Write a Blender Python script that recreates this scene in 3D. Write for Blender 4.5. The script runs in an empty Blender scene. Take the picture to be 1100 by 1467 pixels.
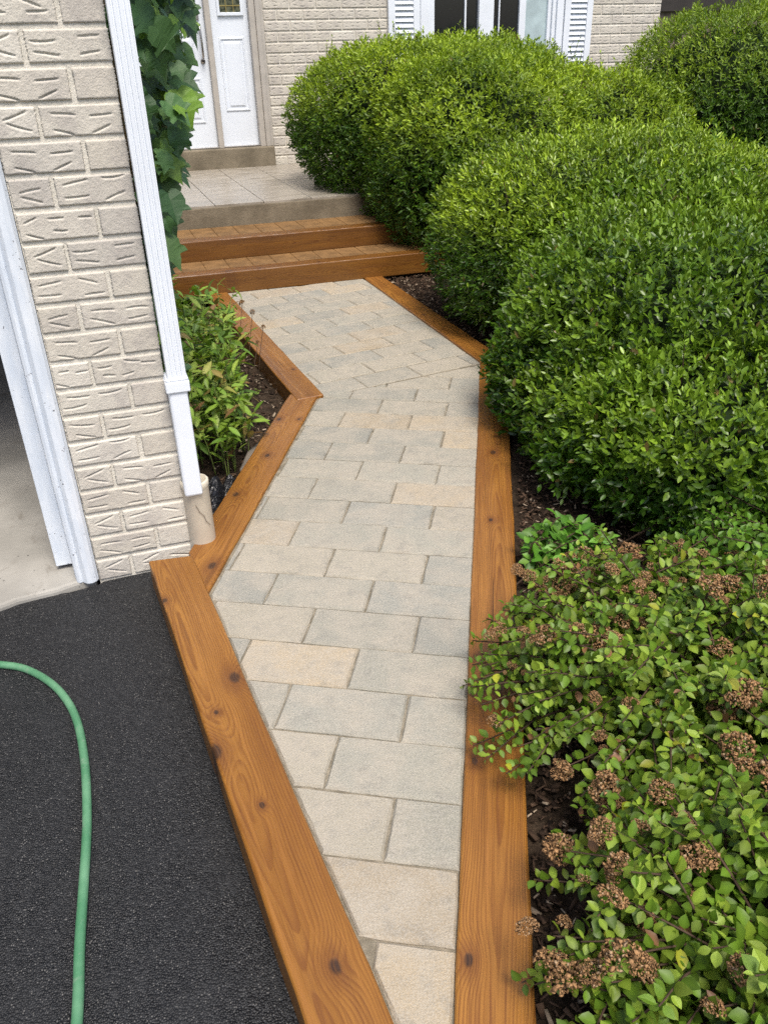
import bpy, math, random
import numpy as np
from mathutils import Matrix, Vector

# ------------------------------------------------------------------ camera, sky, sun, exposure
sc = bpy.context.scene
col = sc.collection
PITCH, ROLL, FPX, EYE = 0.5112822, 0.0296121, 1170.985, 1.5
fw = Vector((0, math.cos(PITCH), -math.sin(PITCH)))
rt0 = Vector((1, 0, 0)); dn0 = Vector((0, -math.sin(PITCH), -math.cos(PITCH)))
rt = math.cos(ROLL) * rt0 + math.sin(ROLL) * dn0
dn = -math.sin(ROLL) * rt0 + math.cos(ROLL) * dn0
cam_d = bpy.data.cameras.new('camera'); cam = bpy.data.objects.new('camera', cam_d); col.objects.link(cam)
cam_d.sensor_fit = 'VERTICAL'; cam_d.angle = 2 * math.atan(733.5 / FPX)
cam_d.clip_start = 0.05; cam_d.clip_end = 1500
M = Matrix.Identity(4)
for i in range(3):
    M[i][0] = rt[i]; M[i][1] = -dn[i]; M[i][2] = -fw[i]
M.translation = Vector((0, 0, EYE))
cam.matrix_world = M
sc.camera = cam

SUN_EL, SUN_AZ = math.radians(63), math.radians(158)     # azimuth: where the light comes from, clockwise from +Y
w = bpy.data.worlds.new('World'); sc.world = w; w.use_nodes = True
wn = w.node_tree.nodes; wl = w.node_tree.links
sky = wn.new('ShaderNodeTexSky'); sky.sky_type = 'NISHITA'; sky.sun_disc = False
sky.sun_elevation = SUN_EL; sky.sun_rotation = SUN_AZ; sky.air_density = 1.0; sky.dust_density = 4.0; sky.ozone_density = 1.0
bg = wn['Background']; wl.new(sky.outputs[0], bg.inputs[0]); bg.inputs[1].default_value = 0.085
sd = bpy.data.lights.new('sun', 'SUN'); sun = bpy.data.objects.new('sun', sd); col.objects.link(sun)
sd.energy = 1.5; sd.angle = math.radians(20); sd.color = (1.0, 0.95, 0.87)
sdir = Vector((math.sin(SUN_AZ) * math.cos(SUN_EL), math.cos(SUN_AZ) * math.cos(SUN_EL), math.sin(SUN_EL)))
sun.rotation_euler = sdir.to_track_quat('Z', 'Y').to_euler(); sun.location = (0, -4, 8)
sc.view_settings.view_transform = 'Standard'; sc.view_settings.look = 'None'
sc.view_settings.gamma = 1.0; sc.view_settings.use_curve_mapping = False
sc.view_settings.exposure = 1.25
sc.render.engine = 'CYCLES'
sc.cycles.max_bounces = 6; sc.cycles.diffuse_bounces = 4; sc.cycles.transparent_max_bounces = 8
sc.cycles.use_denoising = False

rng = np.random.default_rng(11); random.seed(11)
TH = math.radians(18.0)
UX, UY = math.cos(TH), math.sin(TH)
def hw(u, v, z=0.0):                      # house frame (along wall, away, up) -> world
    return Vector((u * UX - v * UY, u * UY + v * UX, z))

# ------------------------------------------------------------------ material helpers
class NT:
    def __init__(s, name):
        s.m = bpy.data.materials.new(name); s.m.use_nodes = True
        s.t = s.m.node_tree; s.N = s.t.nodes; s.L = s.t.links
        s.b = s.N['Principled BSDF']; s.out = s.N['Material Output']
    def n(s, ty, **kw):
        x = s.N.new('ShaderNode' + ty)
        for k, v in kw.items(): setattr(x, k, v)
        return x
    def lk(s, a, b): s.L.new(a, b)
    def put(s, sock, v):
        if hasattr(v, 'is_output'): s.L.new(v, sock)
        else: sock.default_value = v
    def math(s, op, a, b=0.0, c=0.0, clamp=False):
        x = s.n('Math', operation=op, use_clamp=clamp)
        for i, v in enumerate((a, b, c)): s.put(x.inputs[i], v)
        return x.outputs[0]
    def mix(s, f, a, b, mode='MIX'):
        x = s.n('Mix', data_type='RGBA', blend_type=mode)
        s.put(x.inputs[0], f)
        for i, v in ((6, a), (7, b)): s.put(x.inputs[i], v if hasattr(v, 'is_output') or len(v) == 4 else (*v, 1))
        return x.outputs[2]
    def obj(s): return s.n('TexCoord').outputs['Object']
    def scale(s, vec, sc_, loc=(0, 0, 0), rot=(0, 0, 0)):
        x = s.n('Mapping'); s.L.new(vec, x.inputs[0]); x.inputs[3].default_value = sc_; x.inputs[1].default_value = loc; x.inputs[2].default_value = rot
        return x.outputs[0]
    def noise(s, vec, scale, detail=4, rough=0.55, dist=0.0):
        x = s.n('TexNoise'); s.L.new(vec, x.inputs['Vector']); x.inputs['Scale'].default_value = scale
        x.inputs['Detail'].default_value = detail; x.inputs['Roughness'].default_value = rough; x.inputs['Distortion'].default_value = dist
        return x.outputs[0]
    def vor(s, vec, scale, feature='F1'):
        x = s.n('TexVoronoi', feature=feature); s.L.new(vec, x.inputs['Vector']); x.inputs['Scale'].default_value = scale
        return x
    def ramp(s, f, stops):
        x = s.n('ValToRGB'); s.put(x.inputs[0], f); e = x.color_ramp.elements
        while len(e) < len(stops): e.new(0.5)
        for el, (p, c) in zip(e, stops):
            el.position = p; el.color = c if len(c) == 4 else (*c, 1)
        return x.outputs[0]
    def fr(s, f, a, b, lo=0.0, hi=1.0):
        x = s.n('MapRange', interpolation_type='SMOOTHSTEP'); s.put(x.inputs[0], f)
        for i, v in enumerate((a, b, lo, hi)): x.inputs[i + 1].default_value = v
        return x.outputs[0]
    def bump(s, h, strength=0.3, dist=0.01, normal=None):
        x = s.n('Bump'); s.put(x.inputs['Height'], h); x.inputs['Strength'].default_value = strength; x.inputs['Distance'].default_value = dist
        if normal is not None: s.L.new(normal, x.inputs['Normal'])
        s.L.new(x.outputs[0], s.b.inputs['Normal']); return x.outputs[0]
    def set(s, color=None, rough=None, spec=None, **kw):
        if color is not None: s.put(s.b.inputs['Base Color'], color if hasattr(color, 'is_output') or len(color) == 4 else (*color, 1))
        if rough is not None: s.put(s.b.inputs['Roughness'], rough)
        if spec is not None: s.b.inputs['Specular IOR Level'].default_value = spec
        for k, v in kw.items(): s.put(s.b.inputs[k.replace('_', ' ')], v)
        return s.m

def mat_plain(name, c, rough=0.5, spec=0.5, var=0.12, vscale=6.0, bump=0.0, bscale=60.0, metal=0.0):
    t = NT(name); o = t.obj(); n = t.noise(o, vscale, 5)
    cc = t.mix(t.fr(n, 0.3, 0.7), tuple(x * (1 - var) for x in c), tuple(min(1, x * (1 + var)) for x in c))
    t.set(cc, rough, spec); t.b.inputs['Metallic'].default_value = metal
    if bump: t.bump(t.noise(o, bscale, 4), bump, 0.004)
    return t.m

MT = {}
def make_materials():
    # asphalt, freshly sealed
    t = NT('asphalt'); o = t.obj()
    v1 = t.vor(o, 235); v2 = t.vor(o, 130)
    big = t.noise(o, 1.3, 5); mid = t.noise(o, 9, 5, .65); fine = t.noise(o, 420, 3)
    base = t.mix(t.fr(big, .3, .72), (.0042, .0047, .0060), (.0078, .0084, .0102))
    base = t.mix(t.fr(mid, .42, .75, 0, .45), base, (.020, .021, .023))
    cell = t.n('SeparateXYZ'); t.lk(v1.outputs['Color'], cell.inputs[0])
    base = t.mix(t.fr(t.noise(o, 2.7, 6, .7, .5), .58, .80, 0, .35), base, (.045, .044, .042))
    base = t.mix(t.fr(cell.outputs[0], .35, 1.0, 0, .9), base, (.030, .031, .033))
    spk = t.math('MULTIPLY', t.fr(v1.outputs['Distance'], .48, .25), t.fr(cell.outputs[1], .89, .93))
    base = t.mix(t.math('MULTIPLY', spk, t.fr(t.noise(o, 33, 2), .35, .65, .25, .95)), base, (.17, .165, .155))
    h = t.math('ADD', t.math('MULTIPLY', v1.outputs['Distance'], -1.0), t.math('ADD', t.math('MULTIPLY', cell.outputs[2], .5), t.math('MULTIPLY', fine, .3)))
    t.set(base, t.fr(mid, .3, .7, .45, .62), .45); t.bump(h, .8, .0045)
    MT['asphalt'] = t.m
    # old concrete (garage slab)
    t = NT('concrete_slab'); o = t.obj()
    n = t.noise(o, 2.2, 6, .6); f = t.noise(o, 60, 4); st = t.noise(o, 7, 5, .65, .6)
    c = t.mix(t.fr(n, .3, .7), (.27, .26, .235), (.40, .385, .35))
    c = t.mix(t.fr(st, .56, .74, 0, .7), c, (.17, .15, .125))
    c = t.mix(t.math('MULTIPLY', t.fr(t.vor(o, 38).outputs['Distance'], .18, .08), t.fr(t.noise(o, 9, 2), .55, .62)), c, (.09, .085, .08))
    t.set(c, .85, .3); t.bump(f, .35, .004); MT['slab'] = t.m
    # porch concrete, colour darkened in place of a porch roof's shade
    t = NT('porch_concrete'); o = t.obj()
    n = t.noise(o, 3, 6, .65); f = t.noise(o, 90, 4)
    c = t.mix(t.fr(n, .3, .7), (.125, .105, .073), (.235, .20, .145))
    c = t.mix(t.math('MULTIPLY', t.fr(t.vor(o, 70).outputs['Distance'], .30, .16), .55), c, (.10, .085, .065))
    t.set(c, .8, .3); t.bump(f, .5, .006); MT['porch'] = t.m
    # porch tile: stone look with long brushed streaks, glossy, colour darkened as roof shade
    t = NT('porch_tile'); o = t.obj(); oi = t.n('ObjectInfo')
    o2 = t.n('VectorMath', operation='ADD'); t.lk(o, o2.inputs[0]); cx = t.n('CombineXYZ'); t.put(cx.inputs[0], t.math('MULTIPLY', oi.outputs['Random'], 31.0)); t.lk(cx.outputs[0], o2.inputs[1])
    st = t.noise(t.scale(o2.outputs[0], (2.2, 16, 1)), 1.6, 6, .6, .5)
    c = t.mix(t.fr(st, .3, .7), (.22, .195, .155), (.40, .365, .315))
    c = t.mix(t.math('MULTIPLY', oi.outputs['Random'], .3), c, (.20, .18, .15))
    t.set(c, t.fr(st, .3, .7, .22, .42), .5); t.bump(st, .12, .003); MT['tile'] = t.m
    # paver
    t = NT('paver_stone'); o = t.obj(); oi = t.n('ObjectInfo')
    o2 = t.n('VectorMath', operation='ADD'); t.lk(o, o2.inputs[0]); cx = t.n('CombineXYZ')
    t.put(cx.inputs[0], t.math('MULTIPLY', oi.outputs['Random'], 57.0)); t.put(cx.inputs[1], t.math('MULTIPLY', oi.outputs['Random'], 23.0)); t.lk(cx.outputs[0], o2.inputs[1]); ov = o2.outputs[0]
    blot = t.noise(ov, 7, 5, .6, .4); fine = t.noise(ov, 240, 3, .6); sla = t.noise(t.scale(ov, (1, 1.5, 1)), 34, 7, .68, .6)
    c = t.mix(t.fr(blot, .36, .66, 0, .7), oi.outputs['Color'], (.37, .33, .265))
    c = t.mix(t.fr(t.noise(t.n('NewGeometry').outputs['Position'], 2.3, 6, .7, .8), .52, .74, 0, .30), c, (.20, .185, .155))
    c = t.mix(t.fr(t.noise(ov, 19, 5, .65), .48, .72, 0, .5), c, (.205, .195, .17))
    c = t.mix(t.fr(fine, .42, .62, 0, .34), c, (.47, .44, .385))
    c = t.mix(t.math('MULTIPLY', t.fr(t.vor(ov, 260).outputs['Distance'], .22, .08), .45), c, (.13, .125, .115))
    h = t.math('ADD', t.math('MULTIPLY', sla, .8), t.math('MULTIPLY', fine, .45))
    t.set(c, .85, .25); t.bump(h, .62, .006); MT['paver'] = t.m
    # jointing sand
    t = NT('joint_sand'); o = t.obj(); n = t.noise(o, 30, 4); f = t.noise(o, 300, 3)
    t.set(t.mix(t.fr(n, .3, .7), (.16, .14, .104), (.29, .255, .195)), .95, .1); t.bump(f, .6, .004); MT['sand'] = t.m
    # brick
    t = NT('cream_brick'); o = t.obj(); oi = t.n('ObjectInfo'); g = t.n('NewGeometry').outputs['Position']
    n = t.noise(g, 9, 5, .6); f = t.noise(g, 190, 4, .65); pit = t.vor(g, 150).outputs['Distance']
    c = t.ramp(oi.outputs['Random'], [(0, (.53, .49, .42)), (.4, (.585, .55, .48)), (.7, (.54, .50, .435)), (.88, (.62, .585, .515)), (1, (.45, .42, .375))])
    c = t.mix(t.fr(n, .42, .72, 0, .6), c, (.37, .34, .315))
    c = t.mix(t.fr(n, .42, .25, 0, .4), c, (.63, .595, .53))
    c = t.mix(t.math('MULTIPLY', t.fr(pit, .16, .07), t.fr(t.noise(g, 40, 2), .5, .62, 0, .7)), c, (.16, .145, .125))
    h = t.math('ADD', f, t.math('MULTIPLY', t.fr(pit, .2, .05), -.4))
    t.set(c, .88, .25); t.bump(h, .45, .004); MT['brick'] = t.m
    t = NT('cream_brick_mass'); g = t.n('NewGeometry').outputs['Position']; n = t.noise(g, 5, 5); f = t.noise(g, 120, 3)
    t.set(t.mix(t.fr(n, .3, .7), (.47, .44, .385), (.58, .545, .48)), .9, .2); t.bump(f, .5, .004); MT['brickmass'] = t.m
    t = NT('mortar'); g = t.n('NewGeometry').outputs['Position']; n = t.noise(g, 14, 5); f = t.noise(g, 160, 4)
    t.set(t.mix(t.fr(n, .3, .7), (.56, .53, .46), (.67, .635, .56)), .92, .2); t.bump(f, .6, .005); MT['mortar'] = t.m
    # white painted metal trim with chips
    t = NT('weathered_white_paint'); o = t.obj()
    n = t.noise(t.scale(o, (1, 1, .25)), 30, 5, .6)
    ch = t.math('MULTIPLY', t.fr(t.noise(o, 85, 3, .6), .655, .69), t.fr(t.noise(o, 6, 2), .40, .55))
    c = t.mix(t.fr(n, .3, .75), (.62, .68, .76), (.76, .80, .85))
    c = t.mix(ch, c, (.16, .15, .16))
    t.set(c, .42, .5); t.bump(t.math('MULTIPLY', ch, -1), .5, .003); MT['trim'] = t.m
    MT['white'] = mat_plain('white_paint', (.71, .76, .83), .38, .5, .03, 3)
    MT['vinyl'] = mat_plain('white_vinyl', (.74, .78, .84), .35, .5, .04, 5, .05, 120)
    MT['frame'] = mat_plain('beige_frame_metal', (.42, .39, .35), .45, .5, .08, 8)
    MT['pipe'] = mat_plain('cream_pipe_plastic', (.62, .56, .45), .5, .4, .10, 9, .1, 60)
    MT['steel'] = mat_plain('brushed_steel', (.42, .40, .38), .3, .5, .1, 20, 0, 60, 1.0)
    MT['darkmetal'] = mat_plain('dark_metal', (.10, .085, .06), .4, .5, .1)
    MT['brass'] = mat_plain('brass_caming', (.55, .42, .16), .35, .5, .1, 20, 0, 60, 1.0)
    t = NT('window_glass'); t.set((.012, .014, .016), .03, .5); MT['glass'] = t.m
    t = NT('leaded_glass'); o = t.obj(); t.set(t.mix(t.fr(t.noise(o, 25, 3), .4, .6), (.02, .03, .02), (.10, .11, .07)), .08, .5); MT['leaded'] = t.m
    MT['curtain'] = mat_plain('pale_curtain', (.42, .52, .54), .7, .2, .15, 6)
    # soil and mulch
    t = NT('dark_soil'); o = t.obj(); n = t.noise(o, 12, 6, .65); f = t.noise(o, 90, 4)
    t.set(t.mix(t.fr(n, .3, .7), (.022, .015, .010), (.065, .045, .030)), .95, .15); t.bump(t.math('ADD', n, t.math('MULTIPLY', f, .5)), .9, .03); MT['soil'] = t.m
    def attr_mat(name, rough, spec, trans=0.0, bumpn=0.0):
        t = NT(name); a = t.n('Attribute', attribute_name='Col')
        t.set(a.outputs['Color'], rough, spec)
        if bumpn: t.bump(t.noise(t.obj(), 120, 3), bumpn, .003)
        if trans:
            tr = t.n('BsdfTranslucent'); t.lk(t.mix(1.0, a.outputs['Color'], (1.25, 1.25, .55), 'MULTIPLY'), tr.inputs[0])
            mx = t.n('MixShader'); mx.inputs[0].default_value = trans
            t.lk(t.b.outputs[0], mx.inputs[1]); t.lk(tr.outputs[0], mx.inputs[2]); t.lk(mx.outputs[0], t.out.inputs[0])
        return t.m
    MT['leaf_gloss'] = attr_mat('glossy_leaf', .36, .45, .20)
    MT['leaf'] = attr_mat('matt_leaf', .46, .4, .28)
    MT['chip'] = attr_mat('bark_chip', .9, .2)
    MT['head'] = attr_mat('dried_flower', .9, .1)
    # leaves that are objects of their own: colour from the object
    t = NT('object_leaf'); oi = t.n('ObjectInfo'); o = t.obj()
    n = t.noise(o, 40, 3)
    c = t.mix(t.fr(n, .3, .7, 0, .3), oi.outputs['Color'], t.mix(1.0, oi.outputs['Color'], (1.5, 1.4, 1.2), 'MULTIPLY'))
    vein = t.math('ABSOLUTE', t.n('SeparateXYZ').outputs[1])
    t.set(c, .44, .4); t.bump(t.noise(o, 70, 3), .25, .004)
    tr = t.n('BsdfTranslucent'); t.lk(t.mix(1.0, c, (1.25, 1.25, .55), 'MULTIPLY'), tr.inputs[0]); mx = t.n('MixShader'); mx.inputs[0].default_value = .2
    t.lk(t.b.outputs[0], mx.inputs[1]); t.lk(tr.outputs[0], mx.inputs[2]); t.lk(mx.outputs[0], t.out.inputs[0]); MT['oleaf'] = t.m
    MT['twig'] = mat_plain('brown_twig', (.065, .042, .028), .85, .2, .3, 20)
    MT['vinestem'] = mat_plain('vine_stem', (.10, .075, .04), .8, .2, .25, 20)
    MT['stem_green'] = mat_plain('green_stem', (.12, .16, .04), .6, .3, .25, 20)
    MT['core'] = mat_plain('hedge_core_shade', (.012, .020, .008), .95, .05, .4, 14)  # near-black hedge core, stands in for shade between the leaves
    t = NT('green_hose_rubber'); o = t.obj(); n = t.noise(o, 9, 5, .6)
    t.set(t.mix(t.fr(t.noise(o, 34, 5, .7), .56, .70, 0, .55), t.mix(t.fr(n, .35, .75), (.065, .20, .10), (.13, .29, .165)), (.20, .27, .20)), t.fr(n, .3, .7, .38, .55), .45); t.bump(t.math('ADD', t.noise(o, 120, 3), t.math('MULTIPLY', t.math('SINE', t.math('MULTIPLY', t.noise(o, 3, 2), 400.0)), .08)), .25, .002); MT['hose'] = t.m
    t = NT('black_plastic_sheet'); o = t.obj(); t.set((.012, .012, .014), .28, .5); t.bump(t.noise(o, 26, 4, .6, .8), .8, .02); MT['plastic'] = t.m
    t = NT('lawn_earth'); o = t.obj(); n = t.noise(o, .6, 6, .6); f = t.noise(o, 25, 4)
    t.set(t.mix(t.fr(t.math('ADD', n, t.math('MULTIPLY', f, .4)), .5, .9), (.035, .055, .016), (.075, .095, .03)), .95, .1); t.bump(f, .8, .03); MT['ground'] = t.m
    MT['nb_wall'] = mat_plain('brown_brick_far', (.16, .125, .105), .9, .2, .2, 5, .4, 8)
    MT['nb_dark'] = mat_plain('plain_dark_brown', (.035, .03, .028), .7, .3, .1)  # near-black brown for the far band and the garage slab
    MT['garage_wall'] = mat_plain('unpainted_board', (.20, .19, .175), .9, .2, .15, 3)
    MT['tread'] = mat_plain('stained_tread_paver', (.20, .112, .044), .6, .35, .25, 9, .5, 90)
    MT['rock'] = mat_plain('grey_flat_stone', (.19, .165, .14), .85, .2, .2, 12, .4, 40)
make_materials()

def wood(name, knots, seed, tone=1.0):
    """stained cedar: growth rings cut lengthwise, bent round the knots (local x = length, y = width)"""
    t = NT(name); o = t.obj()
    r = random.Random(seed)
    sx = t.n('SeparateXYZ'); t.lk(o, sx.inputs[0]); X, Y, Z = sx.outputs
    off = (r.uniform(0, 50), r.uniform(0, 50), r.uniform(0, 50))
    warp = t.noise(t.scale(o, (.75, 2.6, 2.6), off), 1.0, 3, .5)
    warp2 = t.noise(t.scale(o, (5, 30, 30), off), 1.0, 3, .55)
    yy = t.math('ADD', Y, t.math('MULTIPLY', t.math('SUBTRACT', warp, .5), .13))
    yy = t.math('ADD', yy, r.uniform(-.05, .05)); yy = t.math('ADD', yy, t.math('MULTIPLY', X, r.uniform(-.03, .03)))
    zz = t.math('ADD', Z, t.math('ADD', t.math('MULTIPLY', t.math('SINE', t.math('MULTIPLY', X, r.uniform(1.5, 2.6))), .018), r.uniform(.045, .075)))
    rad = t.math('SQRT', t.math('ADD', t.math('MULTIPLY', yy, yy), t.math('MULTIPLY', zz, zz)))
    rad = t.math('ADD', rad, t.math('MULTIPLY', warp2, .005))
    core = None; halo = None
    for (kx, ky, ks) in knots:
        ks *= 1.55
        dx = t.math('MULTIPLY', t.math('SUBTRACT', X, kx), .62); dy = t.math('SUBTRACT', Y, ky)
        d = t.math('SQRT', t.math('ADD', t.math('MULTIPLY', dx, dx), t.math('MULTIPLY', dy, dy)))
        d = t.math('ADD', d, t.math('MULTIPLY', t.math('SUBTRACT', warp2, .5), .010))
        e = t.math('POWER', 2.718, t.math('MULTIPLY', t.math('MULTIPLY', d, d), -1.0 / (2.6 * ks) ** 2))
        rad = t.math('ADD', rad, t.math('MULTIPLY', e, ks * 1.7))
        kc = t.fr(d, ks * 1.05, ks * .45); hl = t.fr(d, ks * 3.2, ks * .8)
        core = kc if core is None else t.math('MAXIMUM', core, kc)
        halo = hl if halo is None else t.math('MAXIMUM', halo, hl)
    ring = t.math('FRACT', t.math('MULTIPLY', rad, 190.0))
    late = t.math('MULTIPLY', t.fr(ring, .30, .92), t.fr(ring, 1.0, .93))
    fib = t.noise(t.scale(o, (6, 420, 420), off), 1.0, 2, .6); fib2 = t.noise(t.scale(o, (1.6, 75, 75), off), 1.0, 5, .65)
    tint = t.noise(t.scale(o, (2.0, 9, 9), off), 1.0, 4, .55)
    tv = tone * r.uniform(.86, 1.04); L = lambda c: tuple(x * tv for x in c)
    c = t.mix(t.fr(tint, .3, .7), L((.230, .095, .0165)), L((.325, .145, .028)))
    c = t.mix(t.math('MULTIPLY', late, t.fr(fib2, .25, .7, .18, .78)), c, L((.145, .048, .0095)))
    c = t.mix(t.fr(fib, .52, .70, 0, .45), c, L((.115, .038, .008)))
    c = t.mix(t.fr(t.noise(t.scale(o, (1.2, 4, 4), off), 1.0, 5, .6), .60, .78, 0, .45), c, L((.135, .046, .010)))
    c = t.mix(t.fr(t.noise(t.scale(o, (.7, 14, 14), off), 1.0, 5, .65), .50, .72, 0, .62), c, L((.110, .041, .010)))
    c = t.mix(t.fr(fib2, .50, .72, 0, .5), c, L((.15, .052, .011)))
    c = t.mix(t.fr(fib2, .46, .28, 0, .35), c, L((.40, .175, .045)))
    chk = t.math('MULTIPLY', t.fr(t.noise(t.scale(o, (1.6, 120, 120), off), 1.0, 2, .5), .70, .74), t.fr(t.noise(t.scale(o, (.9, 3, 3), off), 1.0, 2), .5, .6))
    c = t.mix(chk, c, (.025, .012, .006))
    if core is not None:
        c = t.mix(t.math('MULTIPLY', halo, .5), c, L((.12, .04, .011)))
        c = t.mix(t.math('MULTIPLY', core, t.fr(ring, 0, .6, .72, 1.0)), c, (.050, .024, .012))
    t.set(c, t.fr(fib2, .3, .7, .28, .46), .5)
    h = t.math('ADD', t.math('MULTIPLY', t.math('ADD', late, t.math('MULTIPLY', chk, 2.0)), -.5), t.math('MULTIPLY', fib, .6))
    if core is not None: h = t.math('SUBTRACT', h, t.math('MULTIPLY', core, .8))
    t.bump(h, .22, .004)
    return t.m

# ------------------------------------------------------------------ mesh helpers
class MB:
    def __init__(s): s.v = []; s.f = []
    def add(s, vs, fs):
        k = len(s.v); s.v += [tuple(x) for x in vs]; s.f += [tuple(i + k for i in q) for q in fs]; return s
    def box(s, x0, x1, y0, y1, z0, z1):
        return s.add([(x0, y0, z0), (x1, y0, z0), (x1, y1, z0), (x0, y1, z0), (x0, y0, z1), (x1, y0, z1), (x1, y1, z1), (x0, y1, z1)],
                     [(0, 3, 2, 1), (4, 5, 6, 7), (0, 1, 5, 4), (1, 2, 6, 5), (2, 3, 7, 6), (3, 0, 4, 7)])
    def tube(s, pts, rad, n=8, cap=True):
        pts = [Vector(p) for p in pts]; rs = rad if hasattr(rad, '__len__') else [rad] * len(pts)
        k = len(s.v); up = None
        for i, p in enumerate(pts):
            d = (pts[min(i + 1, len(pts) - 1)] - pts[max(i - 1, 0)]).normalized()
            if up is None: up = d.orthogonal().normalized()
            up = (up - d * up.dot(d)).normalized() if (up - d * up.dot(d)).length > 1e-6 else d.orthogonal().normalized()
            sd_ = d.cross(up)
            for j in range(n):
                a = 2 * math.pi * j / n
                s.v.append(tuple(p + (up * math.cos(a) + sd_ * math.sin(a)) * rs[i]))
        for i in range(len(pts) - 1):
            for j in range(n):
                a, b = k + i * n + j, k + i * n + (j + 1) % n
                s.f.append((a, b, b + n, a + n))
        if cap:
            s.f.append(tuple(k + j for j in range(n))[::-1]); s.f.append(tuple(k + (len(pts) - 1) * n + j for j in range(n)))
        return s
    def profile(s, pts2, z0, z1):
        """extrude a closed plan outline upwards"""
        n = len(pts2); k = len(s.v)
        s.v += [(x, y, z0) for x, y in pts2] + [(x, y, z1) for x, y in pts2]
        for i in range(n):
            j = (i + 1) % n; s.f.append((k + i, k + j, k + n + j, k + n + i))
        s.f.append(tuple(k + i for i in range(n))[::-1]); s.f.append(tuple(k + n + i for i in range(n))); return s
    def mesh(s, name, mat, base=(0, 0, 0), smooth=False, fix=True):
        me = bpy.data.meshes.new(name)
        me.from_pydata([(x - base[0], y - base[1], z - base[2]) for x, y, z in s.v], [], s.f)
        if fix:
            import bmesh
            b = bmesh.new(); b.from_mesh(me); bmesh.ops.recalc_face_normals(b, faces=b.faces); b.to_mesh(me); b.free()
        if smooth: me.shade_smooth()
        me.materials.append(mat); me.update(); return me

def link(name, me, parent=None, loc=(0, 0, 0), rot=(0, 0, 0), scl=None):
    o = bpy.data.objects.new(name, me); col.objects.link(o); o.parent = parent; o.location = loc; o.rotation_euler = rot
    if scl: o.scale = scl
    return o
def tag(o, label=None, cat=None, group=None, kind=None):
    if label: o['label'] = label
    if cat: o['category'] = cat
    if group: o['group'] = group
    if kind: o['kind'] = kind
    return o
def bevel(o, wd, seg=2, ang=35):
    m = o.modifiers.new('bevel', 'BEVEL'); m.width = wd; m.segments = seg; m.limit_method = 'ANGLE'; m.angle_limit = math.radians(ang); return o

class Thing:
    """an Empty at the thing's base; parts are given in the house frame when house=True, else in world metres"""
    def __init__(s, name, label, cat, base, house=False, group=None, kind=None):
        s.base = tuple(base)
        s.root = link(name, None, None, hw(*base) if house else base, (0, 0, TH if house else 0)); tag(s.root, label, cat, group, kind)
    def part(s, name, mb, mat, parent=None, smooth=False, bev=0, kind=None):
        o = link(name, mb.mesh(name, mat, s.base, smooth), parent or s.root)
        if bev: bevel(o, bev)
        if kind: o['kind'] = kind
        return o
    def loc(s, p): return (p[0] - s.base[0], p[1] - s.base[1], p[2] - s.base[2])

def np_mesh(name, V, F, mat, cols=None, smooth=False):
    """V (n,3), F (m,k) one face size"""
    me = bpy.data.meshes.new(name); n, m, k = len(V), len(F), F.shape[1]
    me.vertices.add(n); me.vertices.foreach_set('co', np.asarray(V, np.float32).ravel())
    me.loops.add(m * k); me.polygons.add(m)
    me.loops.foreach_set('vertex_index', np.asarray(F, np.int32).ravel())
    me.polygons.foreach_set('loop_start', np.arange(0, m * k, k, dtype=np.int32))
    me.polygons.foreach_set('loop_total', np.full(m, k, np.int32))
    if smooth: me.polygons.foreach_set('use_smooth', np.ones(m, bool))
    me.update(calc_edges=True)
    if cols is not None:
        a = me.color_attributes.new('Col', 'FLOAT_COLOR', 'POINT')
        a.data.foreach_set('color', np.concatenate([cols, np.ones((len(cols), 1))], 1).astype(np.float32).ravel())
    me.materials.append(mat); me.validate(); return me

def unit(a): return a / np.maximum(np.linalg.norm(a, axis=-1, keepdims=True), 1e-9)
def frame(S):
    ref = np.where(np.abs(S[:, 2:3]) < .9, [[0., 0, 1]], [[1., 0, 0]])
    e1 = unit(np.cross(S, ref)); return e1, np.cross(S, e1)
_ph = rng.uniform(0, 6.28, (3, 8)); _fq = rng.normal(0, 1, (8, 3))
def wob(P, scale):
    return sum(np.sin(P @ (_fq[i] * scale) + _ph[0, i]) for i in range(8)) / 8

LEAF = np.array([[0, 0, 0], [.28, -.40, .10], [.66, -.38, .10], [1, 0, -.05], [.66, .38, .10], [.28, .40, .10]])
LEAFF = np.array([[0, 1, 2, 3], [0, 3, 4, 5]])
VT6 = np.array([1.12, .95, .92, 1.05, .92, .95]); VT9 = np.array([1.2, .92, .86, .9, 1.0, .9, .86, .92, 1.22])
def leaves_mesh(name, P, D, N, ln, wd, C, mat, tmpl=LEAF, faces=LEAFF):
    D = unit(D); S = unit(np.cross(N, D)); N2 = np.cross(D, S); k = len(tmpl)
    V = (P[:, None] + D[:, None] * (tmpl[:, 0][None, :, None] * ln[:, None, None]) + S[:, None] * (tmpl[:, 1][None, :, None] * wd[:, None, None])
         + N2[:, None] * (tmpl[:, 2][None, :, None] * wd[:, None, None]))
    F = (np.arange(len(P))[:, None, None] * k + faces[None]).reshape(-1, faces.shape[1])
    return np_mesh(name, V.reshape(-1, 3), F, mat, (C[:, None] * (VT6 if k == 6 else VT9)[None, :, None]).reshape(-1, 3))
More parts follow.
